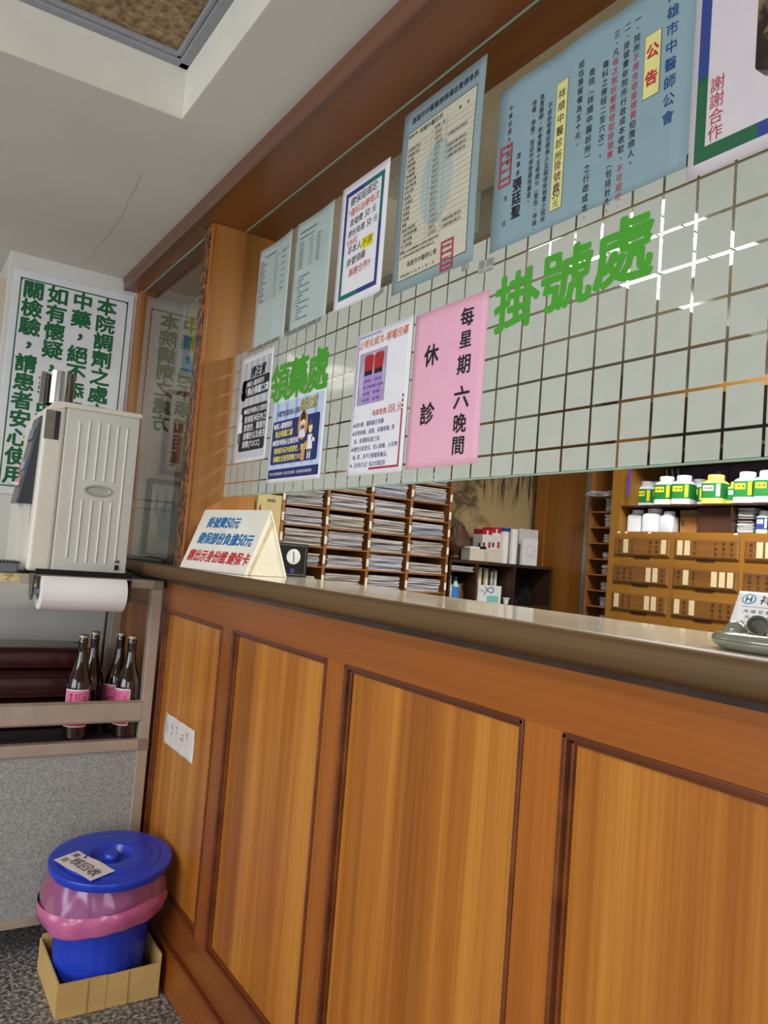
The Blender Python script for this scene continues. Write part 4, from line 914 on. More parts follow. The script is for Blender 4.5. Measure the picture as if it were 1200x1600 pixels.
m_ = MB(); m_.loft([(-.010, .150, .150, 2), (.0, .155, .155, 2), (.009, .157, .157, 2), (.013, .155, .155, 2), (.0145, .149, .149, 2), (.013, .125, .125, 2), (.0155, .123, .123, 2), (.0165, .100, .100, 2), (.019, .098, .098, 2), (.0195, .062, .062, 2), (.0185, .056, .056, 2), (.002, .044, .044, 2), (.001, .024, .024, 2), (.003, .0215, .0215, 2), (.020, .0205, .0205, 2), (.023, .018, .018, 2), (.0235, .012, .012, 2)], n=64)
m_.xf(lidM); ld = m_.build('lid', M_blue, bn, smooth=True)
# note taped on the lid
nt_ = MB(); nt_.grid(-0.076, 0.076, -0.037, 0.037, 12, 6, lambda x, y: 0.0205 + 0.0012 * math.sin(60 * x + 20 * y))
NM = lidM @ Matrix.Translation((0.042, -0.078, 0.0)) @ Matrix.Rotation(math.radians(24), 4, 'Z')
nt_.xf(NM); no = nt_.build('lid_note', plain('note_paper', (232, 228, 226), var=0.04, rough=0.5), bn, smooth=True); no.parent = ld; no['label'] = 'taped white note with handwriting'
I = Ink(0.0225); PK = (40, 34, 44)
I.h('果', -0.068, 0.016, 0.022, PK); I.h('核回收', -0.044, -0.002, 0.037, PK, dy=-.05); I.h('貝', -0.068, -0.018, 0.022, PK)
for rgb, mb in I.m.items(): mb.xf(NM); o = mb.build('handwriting', ink(rgb), bn); o.parent = ld
# bag
M_bag = film_mat('pink_bag_film', (226, 120, 166), 0.35, rough=0.16, alpha=0.62, spec=2.4)
M_bag2 = film_mat('pink_bag_double', (236, 122, 172), 0.3, rough=0.2, alpha=0.95, spec=1.8)
bgt = thing('bin_liner', 'translucent pink plastic bag folded over the rim of the blue bin', 'bag', (BX, BY, 0.2))
crk = random.Random(21)
def skirt(secs, mat, name, amp):
    m_ = MB(); n = 64
    for z, r in secs:
        for i in range(n):
            a = 2 * math.pi * i / n
            wv = amp * (math.sin(5 * a + 30 * z) + .6 * math.sin(9 * a + 1.3 - 22 * z) + .5 * math.sin(17 * a + 60 * z)) + amp * 0.9 * crk.uniform(-1, 1)
            rr = r + wv; x = BX + rr * math.cos(a); y = min(BY + rr * math.sin(a), 0.741)
            zz = z + amp * 1.6 * math.sin(3 * a + 1) - (0.022 * max(0, math.cos(a + 0.9)) if z < .3 else 0)
            m_.v.append((x, y, zz))
    for k in range(len(secs) - 1):
        for i in range(n): j = (i + 1) % n; m_.f.append((k * n + i, k * n + j, (k + 1) * n + j, (k + 1) * n + i))
    return m_.build(name, mat, bgt, smooth=True, subd=1)
skirt([(0.312, .140), (0.309, .149), (0.298, .158), (0.278, .164), (0.262, .166)], M_bag, 'upper_film', .0022)
skirt([(0.264, .167), (0.254, .173), (0.240, .174), (0.226, .170), (0.212, .166), (0.207, .150)], M_bag2, 'folded_hem', .0036)

# cardboard tray
M_card = plain('cardboard', (206, 170, 104), var=0.06, scale=10, rough=0.75, bump=0.15, bscale=40, stretch=(1, 1, 5))
M_carde = plain('cardboard_edge', (176, 146, 96), var=0.1, rough=0.85)
ct = thing('cardboard_tray', 'cut down cardboard box holding the blue bin on the floor', 'box', (BX, BY, 0))
cx0, cx1, cy0, cy1, ch_ = -2.303, -2.045, 0.472, 0.7285, 0.085
T_ = 0.004
box('bottom', M_card, ct, cx0 + .001, cx1 - .001, cy0 + .001, cy1 - .001, 0.0005, 0.0045)
MB().hexa([(cx1 - T_, cy0, .0005), (cx1, cy0, .0005), (cx1, cy0 + .118, .0005), (cx1 - T_, cy0 + .118, .0005)], [(cx1 - T_ + .002, cy0, ch_), (cx1 + .002, cy0, ch_), (cx1, cy0 + .118, ch_ - .001), (cx1 - T_, cy0 + .118, ch_ - .001)]).build('front_flap', M_card, ct)
MB().hexa([(cx1 - T_ - .001, cy0 + .1185, .0005), (cx1 - .001, cy0 + .1185, .0005), (cx1 - .001, cy1 - .004, .0005), (cx1 - T_ - .001, cy1 - .004, .0005)], [(cx1 - T_ - .001, cy0 + .1185, ch_ - .003), (cx1 - .001, cy0 + .1185, ch_ - .003), (cx1 + .002, cy1 - .004, ch_ + .003), (cx1 - T_ + .002, cy1 - .004, ch_ + .003)]).build('front_flap', M_card, ct)
box('side_flap', M_card, ct, cx0, cx1 - T_ - .002, cy0, cy0 + T_, .0005, ch_)
box('side_flap', M_card, ct, cx0, cx1 - T_ - .002, cy1 - T_, cy1, .0005, ch_ + .022)
box('back_flap', M_card, ct, cx0, cx0 + T_, cy0 + T_ + .0005, cy1 - T_ - .0005, .0005, ch_ + .01)
q = MB()
for y in (cy0 + .070, cy0 + .170): q.box(cx1 - .001, cx1 + .0018, y, y + .003, 0.002, ch_ - .004)
q.build('crease', M_carde, ct)

# crumpled note on the counter front
t, I = sheet('taped_note', 'crumpled white note with faint writing taped to the counter front', 'note', (-2.312, 0.7655, 0.592), FACE_Y, 0.255, 0.088, (224, 214, 206), lambda x, y: 0.001 + 0.0012 * math.sin(90 * x + 40 * y) + 0.0008 * math.sin(50 * y - 70 * x))
I.z = 0.0016
rr = random.Random(3)
for i in range(5):
    bx_ = 0.024 + i * 0.044
    for k in range(6):
        x = bx_ + rr.uniform(-.010, .010); y = 0.050 + rr.uniform(-.016, .018)
        if k % 2: I.rect(x - .008, x + .008, y, y + .0012, (136, 128, 128))
        else: I.rect(x, x + .0012, y - .009, y + .009, (136, 128, 128))
I.done(t, 'handwriting')

# ------------------------------------------------------------------ small things on the counter
ck = thing('desk_clock', 'black framed desk clock with white dial behind the tent sign', 'clock', (-1.908, 0.884, ZT + .0005), Matrix.Rotation(math.pi / 2, 3, 'Z'))
KX0, KX1, KY = 0.0, 0.100, 0.0
box('case', M_black, ck, 0, .100, 0, .018, 0, 0.091, bevel=0.002, local=True)
q = MB(); q.box(.006, .094, -.0008, 0, .005, .0075).box(.006, .094, -.0008, 0, .0835, .086).box(.006, .0085, -.0008, 0, .0075, .0835).box(.0915, .094, -.0008, 0, .0075, .0835)
q.build('silver_inlay', M_steel, ck, local=True)
d_ = MB(); d_.loft([(0, .0205, .0205, 2), (.002, .0205, .0205, 2), (.003, .019, .019, 2)], n=36); DM = Matrix.Translation((.056, 0, .054)) @ FACE_Y.to_4x4(); d_.xf(DM)
dl = d_.build('dial', plain('dial_white', (222, 226, 230), rough=0.3), ck, local=True)
for a, l_ in ((0.1, .013), (3.2, .015)):
    q = MB(); q.box(-.001, .001, 0, l_, .0032, .0038); q.xf(DM @ Matrix.Rotation(a, 4, 'Z')); o = q.build('hand', M_black, ck, local=True); o.parent = dl
q = MB()
for k in range(12):
    a = k * math.pi / 6; q.box(.016 * math.cos(a) - .0006, .016 * math.cos(a) + .0006, .016 * math.sin(a) - .0006, .016 * math.sin(a) + .0006, .0031, .0034)
q.xf(DM); o = q.build('hour_mark', M_black, ck, local=True); o.parent = dl
box('violet_badge', ink((52, 52, 130)), ck, .050, .062, -.0006, 0, .010, .022, local=True)
# grey ceramic dish with half egg and cup
M_cer = plain('celadon_grey', (124, 126, 110), var=0.06, scale=14, rough=0.16, coat=0.6, coatr=0.06)
DX, DY = -0.460, 0.766
ds = thing('ceramic_dish', 'grey green glazed flat round pot at right end of the counter', 'dish', (DX, DY, ZT))
MB().loft([(ZT + .0004, .044, .026, 2), (ZT + .0015, .049, .0295, 2), (ZT + .004, .0535, .0325, 2), (ZT + .0075, .0562, .034, 2), (ZT + .0098, .0566, .0343, 2)], n=48, cx=DX, cy=DY).build('bowl', M_cer, ds, smooth=True)
MB().loft([(ZT + .0099, .0555, .0335, 2), (ZT + .0103, .0568, .0345, 2), (ZT + .013, .0563, .034, 2), (ZT + .016, .053, .0315, 2), (ZT + .018, .046, .027, 2), (ZT + .0188, .036, .02, 2), (ZT + .019, .02, .01, 2)], n=48, cx=DX, cy=DY).build('lid', M_cer, ds, smooth=True)
MB().loft([(ZT + .0175, .0125, .0125, 2), (ZT + .021, .0122, .0122, 2), (ZT + .0255, .0096, .0096, 2), (ZT + .0285, .0055, .0055, 2), (ZT + .0295, .0015, .0015, 2)], n=32, cx=DX - .034, cy=DY + .002).build('half_egg_knob', M_cer, ds, smooth=True)
q = MB(); q.loft([(0, .004, .004, 2), (.002, .0075, .0075, 2), (.008, .0105, .0105, 2), (.015, .0110, .0110, 2), (.0152, .0095, .0095, 2), (.008, .0085, .0085, 2), (.004, .004, .004, 2)], n=32)
q.xf(Matrix.Translation((DX - .010, DY + .004, ZT + .0245)) @ Matrix.Rotation(math.radians(22), 4, 'Z') @ Matrix.Rotation(math.radians(-66), 4, 'X').inverted() @ Matrix.Translation((0, 0, -.007))); q.build('tilted_cup', plain('celadon_dark', (104, 104, 92), var=0.1, rough=0.25), ds, smooth=True)
# white clinic card on a stand behind it
cdm = Matrix.Rotation(math.radians(-14), 3, 'X') @ Matrix.Rotation(0.05, 3, 'Z')
t, I = sheet('clinic_card', 'white card with round H logo behind the grey green pot', 'card', (-0.570, 0.862, ZT + 0.002), Matrix.Rotation(0.22, 3, 'Z') @ FACE_Y @ Matrix.Rotation(-0.65, 3, 'X'), 0.12, 0.074, (240, 238, 238))
I.z = 0.0008; I.ell(.014, .0620, .0085, .0080, (120, 168, 206)); I.z = .0010; I.ell(.014, .0620, .0064, .0060, (236, 240, 242)); I.z = .0012; I.h('H', .0100, .0620, .0115, (16, 96, 60), bold=0.03)
I.h('祥順中醫診所', .027, .0620, .0150, K, slant=0.1); I.rect(.008, .11, .0500, .0506, (110, 110, 116))
I.h('內 婦 兒 傷 針灸', .012, .0435, .006, (70, 66, 74)); I.h('兒 科 骨 折 跌打', .015, .035, .006, (70, 66, 74)); I.h('科 科 科 科 科', .012, .0265, .006, (70, 66, 74))
I.z = .0009
for i in range(9): I.ell(.030 + .012 * i, .013 + .003 * math.sin(i * 2.1), .008, .006, (206, 170, 180), z=.0007 + i * 1e-5)
I.h('2.1', .026, .013, .012, K, bold=0.03); I.h('看診', .05, .011, .009, (120, 50, 70))
I.done(t)
MB().hexa([(0.02, 0.030, -.036), (0.10, 0.030, -.036), (0.10, 0.034, -.036), (0.02, 0.034, -.036)], [(0.02, .060, -.001), (0.10, .060, -.001), (0.10, .064, -.001), (0.02, .064, -.001)]).build('easel_back', M_white, t, local=True)

# dark carved ornament hanging at the upper right
hg = thing('hanging_ornament', 'dark carved wooden ornament hanging at the upper right edge of view', 'ornament', (-0.36, 0.60, 1.63))
q = MB(); pts = [(-0.3925, 1.630), (-0.374, 1.620), (-0.31, 1.612), (-0.30, 1.85), (-0.392, 1.85)]
q.prism(pts, 'y', 0.595, 0.612)
q.build('carved_board', speckle('lacquer_leaf', [(24, 16, 14), (44, 30, 26), (130, 112, 84)], 26, rough=0.3), hg, bevel=0.002)
for i, (x, z, a) in enumerate(((-.376, 1.66, .5), (-.37, 1.70, -.4), (-.38, 1.735, .6), (-.36, 1.645, 1.2), (-.345, 1.68, .2))):
    q = MB(); q.loft([(0, .010, .004, 2), (.003, .008, .003, 2)], n=16); q.xf(Matrix.Translation((x, .595, z)) @ FACE_Y.to_4x4() @ Matrix.Rotation(a, 4, 'Z')); q.build('leaf', plain('leaf_bronze', (112, 94, 66), rough=0.35, metal=0.3) if i == 0 else bpy.data.materials['leaf_bronze'], hg)
MB().tube([(-0.35, 0.603, 1.85), (-0.35, 0.655, 2.0), (-0.35, 0.675, 2.13)], 0.002).build('cord', M_black, hg)

# ================================================================== the office behind the glass
# chart shelf against the left wall
FX = -2.85
cs = thing('chart_shelf', 'tall wooden pigeonhole shelf packed with patient charts on the left wall', 'shelf', (-2.97, 1.66, 0))
ys = [0.998, 1.136, 1.342, 1.545, 1.757, 1.965, 2.182]
zr = [0.808 + 0.081 * i for i in range(13)]
box('back_board', M_shelf, cs, -3.095, -3.088, 0.992, 2.19, 0.05, 1.79)
q = MB(); q.box(-3.088, FX - .0005, 0.993, 2.188, 0.03, 0.05); q.box(-3.088, FX - 0.0005, 0.993, 2.188, 0.05, 0.8); q.build('base_cupboard', M_shelf, cs)
for y in ys: box('divider', M_shelf, cs, -3.088, FX, y - 0.0065, y + 0.0065, 0.8, 1.79)
for k, z in enumerate(zr): box('shelf_board', M_shelf, cs, -3.088, FX - 0.0015, ys[0] + .0065, ys[-1] - .0065, z - .003, z + .003) if False else [box('shelf_board', M_shelf, cs, -3.088, FX - 0.0015, ys[i] + .0066, ys[i + 1] - .0066, z - .003, z + .003) for i in range(6)]
M_tagw = plain('tag_white', (240, 236, 214), var=0.03, rough=0.5)
for k in range(2, 9):
    for i in range(2, 7):
        z = zr[k] + 0.016; o = box('bay_tag', M_tagw, cs, FX + .0002, FX + .0012, ys[i] - .006, ys[i] + .006, z, z + 0.033)
# paper stacks: jittered layers
def layers(x0, x1, y0, y1, z0, z1, rnd, dirx=True):
    m_ = MB(); z = z0; n = max(4, int((z1 - z0) / 0.0028))
    dz = (z1 - z0) / n; drift = 0
    for i in range(n):
        drift = 0.7 * drift + rnd.uniform(-.003, .003)
        a, b = rnd.uniform(-.003, .004), rnd.uniform(-.003, .003); ds_ = rnd.uniform(-.006, .004)
        sag0, sag1 = rnd.uniform(-.0012, .0012), rnd.uniform(-.0020, .0010) - (i / n) * 0.001
        g = dz * rnd.uniform(.55, .92)
        if dirx:
            X1_ = x1 + ds_ - .006; Y0_, Y1_ = y0 + a + drift + .004, y1 + b + drift - .004
            m_.hexa([(x0, Y0_, z + sag0), (X1_, Y0_, z + sag0), (X1_, Y1_, z + sag1), (x0, Y1_, z + sag1)], [(x0, Y0_, z + g + sag0), (X1_, Y0_, z + g + sag0), (X1_, Y1_, z + g + sag1), (x0, Y1_, z + g + sag1)])
        else:
            Y0_ = y0 - ds_ + .004; X0_, X1_ = x0 + a + .003, x1 + b - .003
            m_.hexa([(X0_, Y0_, z + sag0), (X1_, Y0_, z + sag1), (X1_, y1, z + sag1), (X0_, y1, z + sag0)], [(X0_, Y0_, z + g + sag0), (X1_, Y0_, z + g + sag1), (X1_, y1, z + g + sag1), (X0_, y1, z + g + sag0)])
        z += dz
    return m_
def paper_mat(name, cols):
    m, nt, p = nodes(name); L = nt.links.new; tc = nt.nodes.new('ShaderNodeTexCoord'); mp = nt.nodes.new('ShaderNodeMapping'); mp.inputs['Scale'].default_value = (6, 6, 420)
    n_ = nt.nodes.new('ShaderNodeTexNoise'); n_.inputs['Scale'].default_value = 1; n_.inputs['Detail'].default_value = 2
    cr = nt.nodes.new('ShaderNodeValToRGB'); e = cr.color_ramp.elements; e[0].position = .36; e[0].color = lin(cols[0]) + (1,); e[1].position = .62; e[1].color = lin(cols[2]) + (1,); x = e.new(.47); x.color = lin(cols[1]) + (1,)
    L(tc.outputs['Object'], mp.inputs[0]); L(mp.outputs[0], n_.inputs[0]); L(n_.outputs[0], cr.inputs[0]); L(cr.outputs[0], p.inputs['Base Color']); setp(p, rough=.75); return m
M_chart = [paper_mat('chart_paper', [(86, 84, 96), (206, 204, 208), (240, 238, 236)]), paper_mat('chart_paper_warm', [(104, 94, 90), (208, 200, 190), (240, 234, 224)]), paper_mat('chart_paper_blue', [(74, 82, 128), (196, 200, 214), (240, 240, 242)])]
fills = {  # row k (from the lowest bay in view) -> fill height fraction for the four visible columns
    1: (.55, .62, .66, .60), 2: (.50, .66, .72, .70), 3: (.62, .60, .86, .58), 4: (.80, .88, .66, .76), 5: (.80, .70, .74, .78), 6: (.82, .82, .74, .55), 7: (.9, .62, .80, .92), 8: (.5, .6, .75, .7)}
colw = ['first column, nearest the post', 'second column from the post', 'third column from the post', 'last column, nearest the landscape painting']
roww = {1: 'just above the counter line', 2: 'second bay above the counter', 3: 'third bay above the counter', 4: 'fourth bay above the counter', 5: 'fifth bay above the counter', 6: 'sixth bay above the counter', 7: 'just under the glass edge', 8: 'behind the glass edge'}
rnd = random.Random(11)
for k in range(1, 9):
    kk = k + 1
    for i in range(4):
        f = fills[k][i]; z0 = zr[kk] + .0034; z1 = z0 + 0.073 * min(.94, f * 1.12)
        m_ = layers(-3.05, FX - .004, ys[i + 2] + .012, ys[i + 3] - .014 - rnd.uniform(0, .012), z0, z1, rnd)
        t = thing('chart_stack', 'worn patient charts, %s, %s' % (colw[i], roww[k]), 'paper stack', (-2.95, (ys[i + 2] + ys[i + 3]) / 2, z0), group='chart stacks in the pigeonhole shelf')
        m_.build('chart', M_chart[rnd.choice((0, 0, 1, 2))], t)
# tan folder and desk under it
dk = thing('office_desk', 'plain wooden desk hidden behind the reception counter', 'desk', (-1.4, 1.3, 0))
box('desktop', M_cab, dk, -2.70, -0.3, 0.99, 1.50, 0.72, 0.745, bevel=.002)
for x in (-2.66, -0.36):
    for y in (1.03, 1.45): box('leg', M_cab, dk, x, x + .04, y - .02, y + .02, 0, 0.72)
t = thing('magazine_file', 'tan cardboard file box standing behind the corner post', 'file box', (-2.58, 1.12, 0.745))
box('box', plain('tan_board', (196, 178, 124), rough=.6), t, -2.69, -2.505, 1.08, 1.172, 0.746, 1.378, bevel=.002)
MB().box(-2.5048, -2.504, 1.116, 1.146, 1.352, 1.362).build('label', plain('label_brown', (120, 100, 70), rough=.6), t)
MB().prism([(1.082, 1.30), (1.092, 1.345), (1.098, 1.30)], 'x', -2.5048, -2.504).build('red_mark', ink((180, 30, 60)), t)
t = thing('magazine_file', 'lower pale file box beside the tan one behind the post', 'file box', (-2.58, 1.04, 0.745))
box('box', plain('pale_board', (206, 196, 160), rough=.6), t, -2.69, -2.515, 1.015, 1.075, 0.746, 1.35, bevel=.002)

# low shelf unit with things on it, painting above
su = thing('low_bookcase', 'dark wooden open bookcase under the landscape painting', 'bookcase', (-2.97, 2.46, 0))
for z0, z1 in ((1.197, 1.211), (1.000, 1.014), (0.05, 0.064)): box('shelf_board', M_dkw, su, -3.08, FX, 2.20, 2.86, z0, z1)
for y in (2.20, 2.36, 2.596, 2.848): box('upright', M_dkw, su, -3.08, FX - .001, y, y + .012, 0.064, 1.000); box('upright', M_dkw, su, -3.08, FX - .001, y, y + .012, 1.014, 1.197)
box('back_board', M_dkw, su, -3.088, -3.0805, 2.20, 2.86, 0.0, 1.2)
# painting: ink landscape, procedural
m, nt, p = nodes('ink_landscape'); L = nt.links.new
tc = nt.nodes.new('ShaderNodeTexCoord'); sep = nt.nodes.new('ShaderNodeSeparateXYZ'); L(tc.outputs['Object'], sep.inputs[0])
def noise(scale, det=5, dist=0.0, ms=(1, 1, 1)):
    mp = nt.nodes.new('ShaderNodeMapping'); mp.inputs['Scale'].default_value = ms; n_ = nt.nodes.new('ShaderNodeTexNoise'); n_.inputs['Scale'].default_value = scale; n_.inputs['Detail'].default_value = det; n_.inputs['Distortion'].default_value = dist
    L(tc.outputs['Object'], mp.inputs[0]); L(mp.outputs[0], n_.inputs[0]); return n_
def mth(op, a, b=None, clamp=False):
    n_ = nt.nodes.new('ShaderNodeMath'); n_.operation = op; n_.use_clamp = clamp
    for i, v in enumerate((a, b)):
        if v is None: continue
        if isinstance(v, (int, float)): n_.inputs[i].default_value = v
        else: L(v, n_.inputs[i])
    return n_.outputs[0]
X_, Y_ = sep.outputs[0], sep.outputs[1]     # local: x along the wall 0..0.66, y up 0..0.75
rocks = noise(16, 6, 1.2); strk = noise(1.0, 3, 0.3, (60, 4, 1)); warp_ = noise(7, 3)
# mountain mass at the left, waterfall streaks hanging from the top on the right
massL = mth('SUBTRACT', 0.26, X_); massL = mth('ADD', massL, mth('MULTIPLY', mth('SUBTRACT', warp_.outputs[0], 0.5), 0.55)); massL = mth('MULTIPLY', massL, 14, True)
rk = mth('MULTIPLY', mth('SUBTRACT', rocks.outputs[0], 0.42), 7, True)
dkL = mth('MULTIPLY', massL, mth('ADD', mth('MULTIPLY', rk, 0.45), 0.35))
fall = mth('MULTIPLY', mth('SUBTRACT', strk.outputs[0], 0.50), 12, True)
top = mth('MULTIPLY', mth('SUBTRACT', mth('ADD', Y_, mth('MULTIPLY', strk.outputs[0], 0.16)), 0.385), 9, True)
rgt = mth('MULTIPLY', mth('SUBTRACT', X_, 0.22), 20, True)
dkR = mth('MULTIPLY', mth('MULTIPLY', fall, top), mth('MULTIPLY', rgt, 0.9))
dark = mth('MAXIMUM', dkL, dkR)
mx = nt.nodes.new('ShaderNodeMix'); mx.data_type = 'RGBA'; L(dark, mx.inputs[0]); mx.inputs[6].default_value = lin((186, 162, 116)) + (1,); mx.inputs[7].default_value = lin((44, 38, 28)) + (1,)
L(mx.outputs[2], p.inputs['Base Color']); setp(p, rough=.7)
t = thing('landscape_painting', 'large ink landscape print with waterfall streaks on the office wall', 'painting', (-3.0995, 2.30, 1.20), FACE_X)
MB().box(0, 0.72, 0, 0.75, 0, 0.003).build('print', m, t, local=True)
# scholar rock
def rock(cx, cy, z0, rx_, ry_, h_, label):
    t = thing('scholar_rock', label, 'rock', (cx, cy, z0))
    m_ = MB(); rn = random.Random(5)
    secs = []
    for f, k in ((0, .62), (.05, .72), (.12, .60), (.2, .85), (.35, 1.0), (.5, .92), (.62, .72), (.74, .62), (.84, .5), (.92, .42), (1, .2)):
        secs.append((z0 + h_ * f, rx_ * k, ry_ * k, 2, rn.uniform(-.006, .006), rn.uniform(-.010, .012)))
    m_.loft(secs, n=40, cx=cx, cy=cy)
    m_.v = [(x + rn.uniform(-.004, .004), y + .006 * math.sin(70 * z + 9 * y) + rn.uniform(-.004, .004), z) for x, y, z in m_.v]
    m_.build('stone', plain('brown_stone', (84, 54, 40), var=.35, scale=40, rough=.6, bump=.6, bscale=60), t, smooth=True, subd=1)
    return t
rock(-2.985, 2.345, 1.2115, .058, .078, .178, 'craggy brown scholar rock at left end of the bookcase top')
t = thing('carton', 'long off white carton on the bookcase top', 'box', (-2.91, 2.43, 1.211))
box('carton_body', plain('offwhite_card', (206, 198, 184), rough=.7), t, -2.922, -2.855, 2.318, 2.520, 1.2115, 1.266, bevel=.002)
MB().box(-2.8549, -2.8543, 2.405, 2.432, 1.212, 1.262).build('parcel_tape', plain('parcel_tape', (190, 180, 164), rough=.3), t)
box('flap', plain('offwhite_card2', (196, 188, 172), rough=.7), t, -2.923, -2.856, 2.316, 2.522, 1.2662, 1.2695)
t = thing('phone_handset', 'black phone handset lying on the off white carton', 'phone', (-2.9, 2.42, 1.27))
box('body', M_black, t, -2.92, -2.88, 2.40, 2.44, 1.2697, 1.283, bevel=.004); box('aerial', M_black, t, -2.905, -2.899, 2.405, 2.411, 1.283, 1.300)
t = thing('paper_packet', 'small white paper packet lying on the carton', 'packet', (-2.9, 2.35, 1.27))
box('packet', plain('packet_white', (226, 226, 224), rough=.5), t, -2.92, -2.875, 2.335, 2.392, 1.2697, 1.2785)
def redbox(y0, y1, x0, x1, z1, label):
    t = thing('medicine_box', label, 'box', ((x0 + x1) / 2, (y0 + y1) / 2, 1.27), group='red and white boxes on the bookcase')
    box('carton_body', plain('box_white_%d' % int(y0 * 1000), (232, 226, 226), rough=.4), t, x0, x1, y0, y1, 1.2117, z1 - .026)
    box('red_top', plain('box_red_%d' % int(y0 * 1000), (190, 36, 48), rough=.4), t, x0, x1, y0, y1, z1 - .026, z1)
    I = Ink(0); 
    for (a, b, c_, d_, col_) in ((.42, .58, .70, .95, (236, 232, 232)), (.1, .3, .15, .35, (60, 40, 44)), (.65, .9, .12, .40, (190, 60, 60))):
        q = MB(); q.box(x1 + .0003, x1 + .0008, y0 + (y1 - y0) * a, y0 + (y1 - y0) * b, 1.27 + (z1 - 1.27) * c_, 1.27 + (z1 - 1.27) * d_); q.build('printing', ink(col_), t)
redbox(2.475, 2.535, -3.03, -2.96, 1.372, 'front left red and white medicine box behind the carton')
redbox(2.538, 2.598, -3.04, -2.965, 1.385, 'taller red and white medicine box against the blue lidded tub')
t = thing('tub', 'white plastic tub with blue lid beside the red medicine boxes', 'tub', (-2.95, 2.61, 1.211))
MB().loft([(1.2117, .030, .030, 2), (1.372, .030, .030, 2)], n=28, cx=-2.985, cy=2.640).build('tub_body', M_white, t, smooth=True)
MB().loft([(1.3722, .0325, .0325, 2), (1.388, .0325, .0325, 2), (1.390, .031, .031, 2)], n=28, cx=-2.985, cy=2.640).build('lid', ink((36, 56, 150)), t, smooth=True)
t = thing('tube_container', 'slim white bottle right of the blue lidded tub', 'bottle', (-2.94, 2.66, 1.211))
MB().loft([(1.2117, .0195, .0195, 2), (1.360, .0195, .0195, 2)], n=24, cx=-2.930, cy=2.652).build('bottle_body', M_white, t, smooth=True)
MB().loft([(1.3602, .0205, .0205, 2), (1.386, .0205, .0205, 2)], n=24, cx=-2.930, cy=2.652).build('cap', M_white, t, smooth=True)
def envelope(y0, y1, z0, z1, x, label, c_):
    t = thing('paper_bag', label, 'bag', (x, (y0 + y1) / 2, 1.211), group='white paper bags on the bookcase')
    box('bag_body', plain('bag_white_%d' % int(y0 * 1000), c_, rough=.6), t, x - .018, x, y0, y1, z0, z1)
    q = MB(); cy, cz = (y0 + y1) / 2, (z0 + z1) / 2 + .005
    for k in range(14):
        a = 2 * math.pi * k / 14; q.box(x + .0003, x + .0008, cy + .026 * math.cos(a) - .003, cy + .026 * math.cos(a) + .003, cz + .026 * math.sin(a) - .0015, cz + .026 * math.sin(a) + .0015)
    q.build('printing', ink((150, 148, 158)), t)
envelope(2.676, 2.775, 1.2117, 1.345, -2.885, 'front white paper bag with a printed round emblem', (226, 226, 230))
envelope(2.700, 2.83, 1.2117, 1.395, -2.945, 'taller white paper bag behind the one with emblem', (214, 212, 210))
# in the bookcase bays
t = thing('paper_pile', 'flat pile of papers at top of the left bookcase bay', 'paper stack', (-2.93, 2.28, 1.17))
layers(-3.05, -2.86, 2.215, 2.355, 1.160, 1.182, rnd).build('sheets', M_chart[0], t)
box('ledge', M_dkw, t, -3.07, -2.86, 2.2125, 2.3595, 1.154, 1.159)
t = thing('spray_bottle', 'clear bottle with bright blue label in left bookcase bay', 'bottle', (-2.885, 2.27, 1.014))
MB().loft([(1.0145, .019, .019, 2.6), (1.088, .019, .019, 2.6), (1.100, .010, .010, 2), (1.112, .009, .009, 2)], n=24, cx=-2.885, cy=2.268).build('bottle_body', plain('pale_liquid', (176, 190, 196), rough=.15), t, smooth=True)
MB().loft([(1.1122, .011, .011, 2), (1.132, .010, .010, 2)], n=20, cx=-2.885, cy=2.268).build('cap', M_black, t)
wrap(-2.885, 2.268, .0205, -1.2, 1.2, 1.03, 1.085, 'label', ink((40, 120, 200)), t)
def pouch(y, z0, w_, h_, c_, x, label):
    t = thing('plastic_pouch', label, 'pouch', (x, y, z0), group='crumpled pouches in the left bookcase bay')
    m_ = MB(); m_.loft([(z0 + h_ * f, .018 * k, w_ / 2 * kk, 2.5, 0, .004 * math.sin(f * 7)) for f, k, kk in ((0, .7, .8), (.1, 1, 1), (.4, 1.1, 1.05), (.7, .7, .95), (.9, .25, .9), (1, .15, 1.0))], n=28, cx=x, cy=y)
    m_.build('pouch_body', plain('pouch_%d' % int(y * 1000), c_, var=.35, scale=40, rough=.25), t, smooth=True)
pouch(2.238, 1.0145, .036, .12, (176, 196, 210), -2.90, 'pale blue crumpled pouch at left in the bookcase bay')
pouch(2.315, 1.0145, .05, .085, (110, 80, 50), -2.92, 'brown foil pouch right of the blue labelled bottle')
pouch(2.340, 1.0145, .03, .10, (60, 56, 50), -2.97, 'dark crumpled pouch at the back of the left bay')
bcol = [(70, 74, 84), (96, 100, 110), (190, 170, 120), (226, 220, 206), (60, 44, 30), (200, 176, 96), (232, 230, 226), (70, 50, 40), (208, 200, 190), (120, 116, 112), (224, 224, 226)]
bl = ['slate', 'grey', 'ochre', 'cream', 'dark brown', 'yellow', 'white', 'brown', 'beige', 'mid grey', 'off white']
y = 2.408
